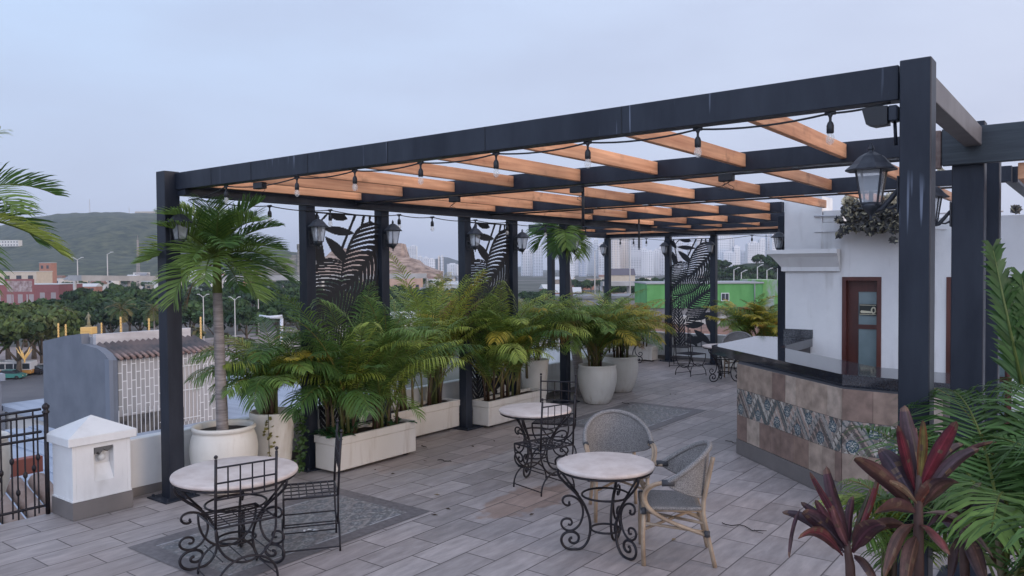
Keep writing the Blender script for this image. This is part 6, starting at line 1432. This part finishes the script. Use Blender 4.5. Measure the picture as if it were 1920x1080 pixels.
# roofs below and beside
BLU = mat('pale_blue_roof', (.30, .34, .41), .7, (.42, .46, .53), .8, (.4, 3, 1)); 
p = at(82, 706, 31)
t = bld('flat_roof_house', 'grey flat roofed house with parapet left of the grey gable', 'house', p, 14, 9, p.z-G, mat('parapet_grey', (.26, .255, .27), .9, (.34, .33, .34), .6), None, pi/2, None); t.location = (p.x, p.y-8.5, G)
b = MB(); b.box((-7.1, -.12, p.z-G+.01), (7.1, .3, p.z-G+.28)); b.build('coping', mat('coping_pale', (.36, .37, .40), .9), t)
t = thing('sheet_roof_shed', 'shed with a pale blue sheet roof just below the fence', 'shed', (0, 0, 0)); b = MB(); b.box((-20, 2.2, G), (-11.2, 7.6, -1.62)); b.build('wall', WM['w'], t)
b = MB()
for k in range(24):
    y = 1.9+k*.25; b.box((-20.3, y, -1.6+(.012 if k % 2 else 0)), (-10.9, y+.248, -1.55+(.03 if k % 2 else 0)))
b.build('roof', BLU, t)
t = thing('clay_roof_house', 'small clay tiled roof with a red fascia seen through the iron fence', 'house', (0, 0, 0)); b = MB(); b.box((-9.6, -2.5, G), (-8.2, 3.65, -.95)); b.build('wall', WM['w'], t)
b = MB()
for k in range(27):
    y = -2.4+k*.232; b.tube([(-9.45, y, -.17), (-8.7, y, -.44), (-7.75, y, -.80)], .095, 8)
b.build('roof', mat('old_clay_tile', (.26, .17, .13), .9, (.42, .33, .28), 4), t)
b = MB(); b.box((-9.62, -2.6, -.10), (-9.50, 3.72, .075)); b.build('fascia', mat('red_fascia', (.30, .10, .075), .8), t)
t = thing('white_roof_block', 'low block with a pale bluish flat roof behind the pots', 'house', (0, 0, 0)); b = MB(); b.box((-34, 12, G), (-20, 22, -3.2)); b.build('wall', WM['w'], t)
b = MB(); b.box((-34.2, 11.8, -3.19), (-19.8, 22.2, -3.0)); b.build('roof', BLU, t)
t = thing('low_white_house', 'white walled house between the planters and the grove', 'house', (0, 0, 0)); b = MB(); b.box((-32, 24, G), (-20, 36, -6.5)); b.build('wall', WM['w'], t); b = MB(); b.box((-32.3, 23.7, -6.49), (-19.7, 36.3, -6.2)); b.build('roof', RM[2], t)

# green building and ruins at right
GRN_W = mat('bright_green_paint', (.09, .27, .08), .85, (.16, .40, .14), .5, (1, 1, .4), detail=9); LIMEW = mat('stained_lime_wall', (.22, .42, .12), .9, (.40, .42, .36), .9, (1, 1, .4), lo=.45, hi=.55)
d = 80; a_ = at(1213, 533, d); c_ = at(1430, 531, d); q = at(1213, 578, d); t = thing('green_building', 'bright green flat roofed building with one small window', 'building', (a_.x, a_.y, q.z), YAW); w_ = (c_-a_).length; h_ = a_.z-q.z
b = MB(); b.box((0, 0, 0), (w_, 8, h_)); b.build('wall', GRN_W, t)
b = MB(); b.box((-.1, -.15, h_+.01), (w_+.1, 8.1, h_+.16)); b.build('roof', mat('roof_edge_grey', (.36, .36, .37), .8), t)
wx = (1359.5-1213)/217*w_; b = MB(); b.box((wx-.42, -.05, h_*.28), (wx+.42, .02, h_*.62)); fr_ = b.build('window_frame', WHT, t); 
for s_ in (-1, 1): b = MB(); b.box((wx+s_*.19-.16, -.07, h_*.31), (wx+s_*.19+.16, -.052, h_*.59)); b.build('pane', WIN, fr_)
b = MB(); b.prism([(w_+.02, 0), (w_+.02, 8), (w_+2.1, 6), (w_+2.1, -1.5)], 2, -.6, h_+.35); b.build('side_wing', LIMEW, t)
b = MB(); b.tube([(w_*.93, -.08, .1), (w_*.93, -.08, h_)], .05, 6); b.build('downpipe', WM['b'], t)
b = MB(); b.box((.2, .15, G-q.z), (w_-.2, 7.8, -.02)); b.build('lower_storey', mat('grey_lower_wall', (.16, .155, .165), .9, (.24, .23, .23), .4), t)
t = thing('ruined_wall', 'crumbling white and grey wall below the green building', 'wall', (0, 0, 0)); b = MB(); p0 = at(1256, 590, 62); p1 = at(1475, 588, 62); u_ = (p1-p0).normalized()
rr_ = random.Random(4); k = 0; n = 14; pts = [(i/n, p0.z+rr_.uniform(-.25, .25)) for i in range(n+1)]; vs = []
for f, z in pts:
    q = p0.lerp(p1, f)
    for dd in (0, .5): vs += [(q.x+Fv.x*dd, q.y+Fv.y*dd, z), (q.x+Fv.x*dd, q.y+Fv.y*dd, G)]
b.add(vs, [(4*i, 4*i+1, 4*i+5, 4*i+4) for i in range(n)]+[(4*i, 4*i+4, 4*i+6, 4*i+2) for i in range(n)]+[(0, 2, 3, 1), (4*n, 4*n+1, 4*n+3, 4*n+2)]); b.build('wall', mat('ruin_plaster', (.40, .38, .36), .95, (.10, .095, .09), .9, lo=.5, hi=.62), t)
for (x0, x1, y, d_, nm, lb) in ((1190, 1262, 606, 38, 'clay_roof_house', 'clay roof behind the far planter left of the far screen'), (1256, 1470, 612, 34, 'clay_roof_house', 'weathered clay roof behind the far screen, below the green building')):
    p0, p1 = at(x0, y, d_), at(x1, y, d_); q0, q1 = at(x0-6, y+20, d_-7), at(x1+3, y+20, d_-7); t = thing(nm, lb, 'house', (0, 0, 0)); b = MB(); n = int((x1-x0)/3.2)
    for k in range(n): b.tube([p0.lerp(p1, k/n), q0.lerp(q1, k/n)], .11, 8)
    b.build('roof', RM[0], t); b = MB(); b.add([p0-Vector((0, 0, .05)), p1-Vector((0, 0, .05)), q1-Vector((0, 0, .05)), q0-Vector((0, 0, .05)), (p0.x, p0.y, G), (p1.x, p1.y, G), (q1.x, q1.y, G), (q0.x, q0.y, G)], [(0, 1, 2, 3), (0, 4, 5, 1), (1, 5, 6, 2), (2, 6, 7, 3), (3, 7, 4, 0)]); b.build('wall', WM['w'], t)
t = bld('tin_roof_house', 'grey roofed house low between the yellow palms and the green building', 'house', at(1150, 560, 95), 14, 8, at(1150, 560, 95).z-G, WM['b'], RM[1], YAW, None, WIN, cols=4)
bld('villa', 'house with a broad dark hipped roof below the beige towers', 'house', at(1168, 500, 420), 13, 10, at(1168, 516, 420).z-G, WM['c'], mat('dark_hip_roof', (.12, .11, .13), .8), YAW, None, WIN, pitched=3.6, cols=5)

# haze
b = MB(); b.box((-5200, -600, G-1.1), (1500, 5200, 215))
hm = bpy.data.materials.new('haze_air'); hm.use_nodes = True; q = hm.node_tree; q.nodes.remove(q.nodes['Principled BSDF']); v = q.nodes.new('ShaderNodeVolumePrincipled'); v.inputs['Density'].default_value = .00013; v.inputs['Color'].default_value = (.80, .88, 1, 1); v.inputs['Anisotropy'].default_value = .2
q.links.new(v.outputs[0], q.nodes['Material Output'].inputs['Volume'])
tag(b.build('haze', hm), kind='stuff')
# prototypes never placed are removed; bookkeeping properties dropped
for o in list(C.objects):
    if '_n' in o:
        if o['_n'] == 0:
            for k in kids(o): bpy.data.objects.remove(k)
            bpy.data.objects.remove(o); continue
        del o['_n']
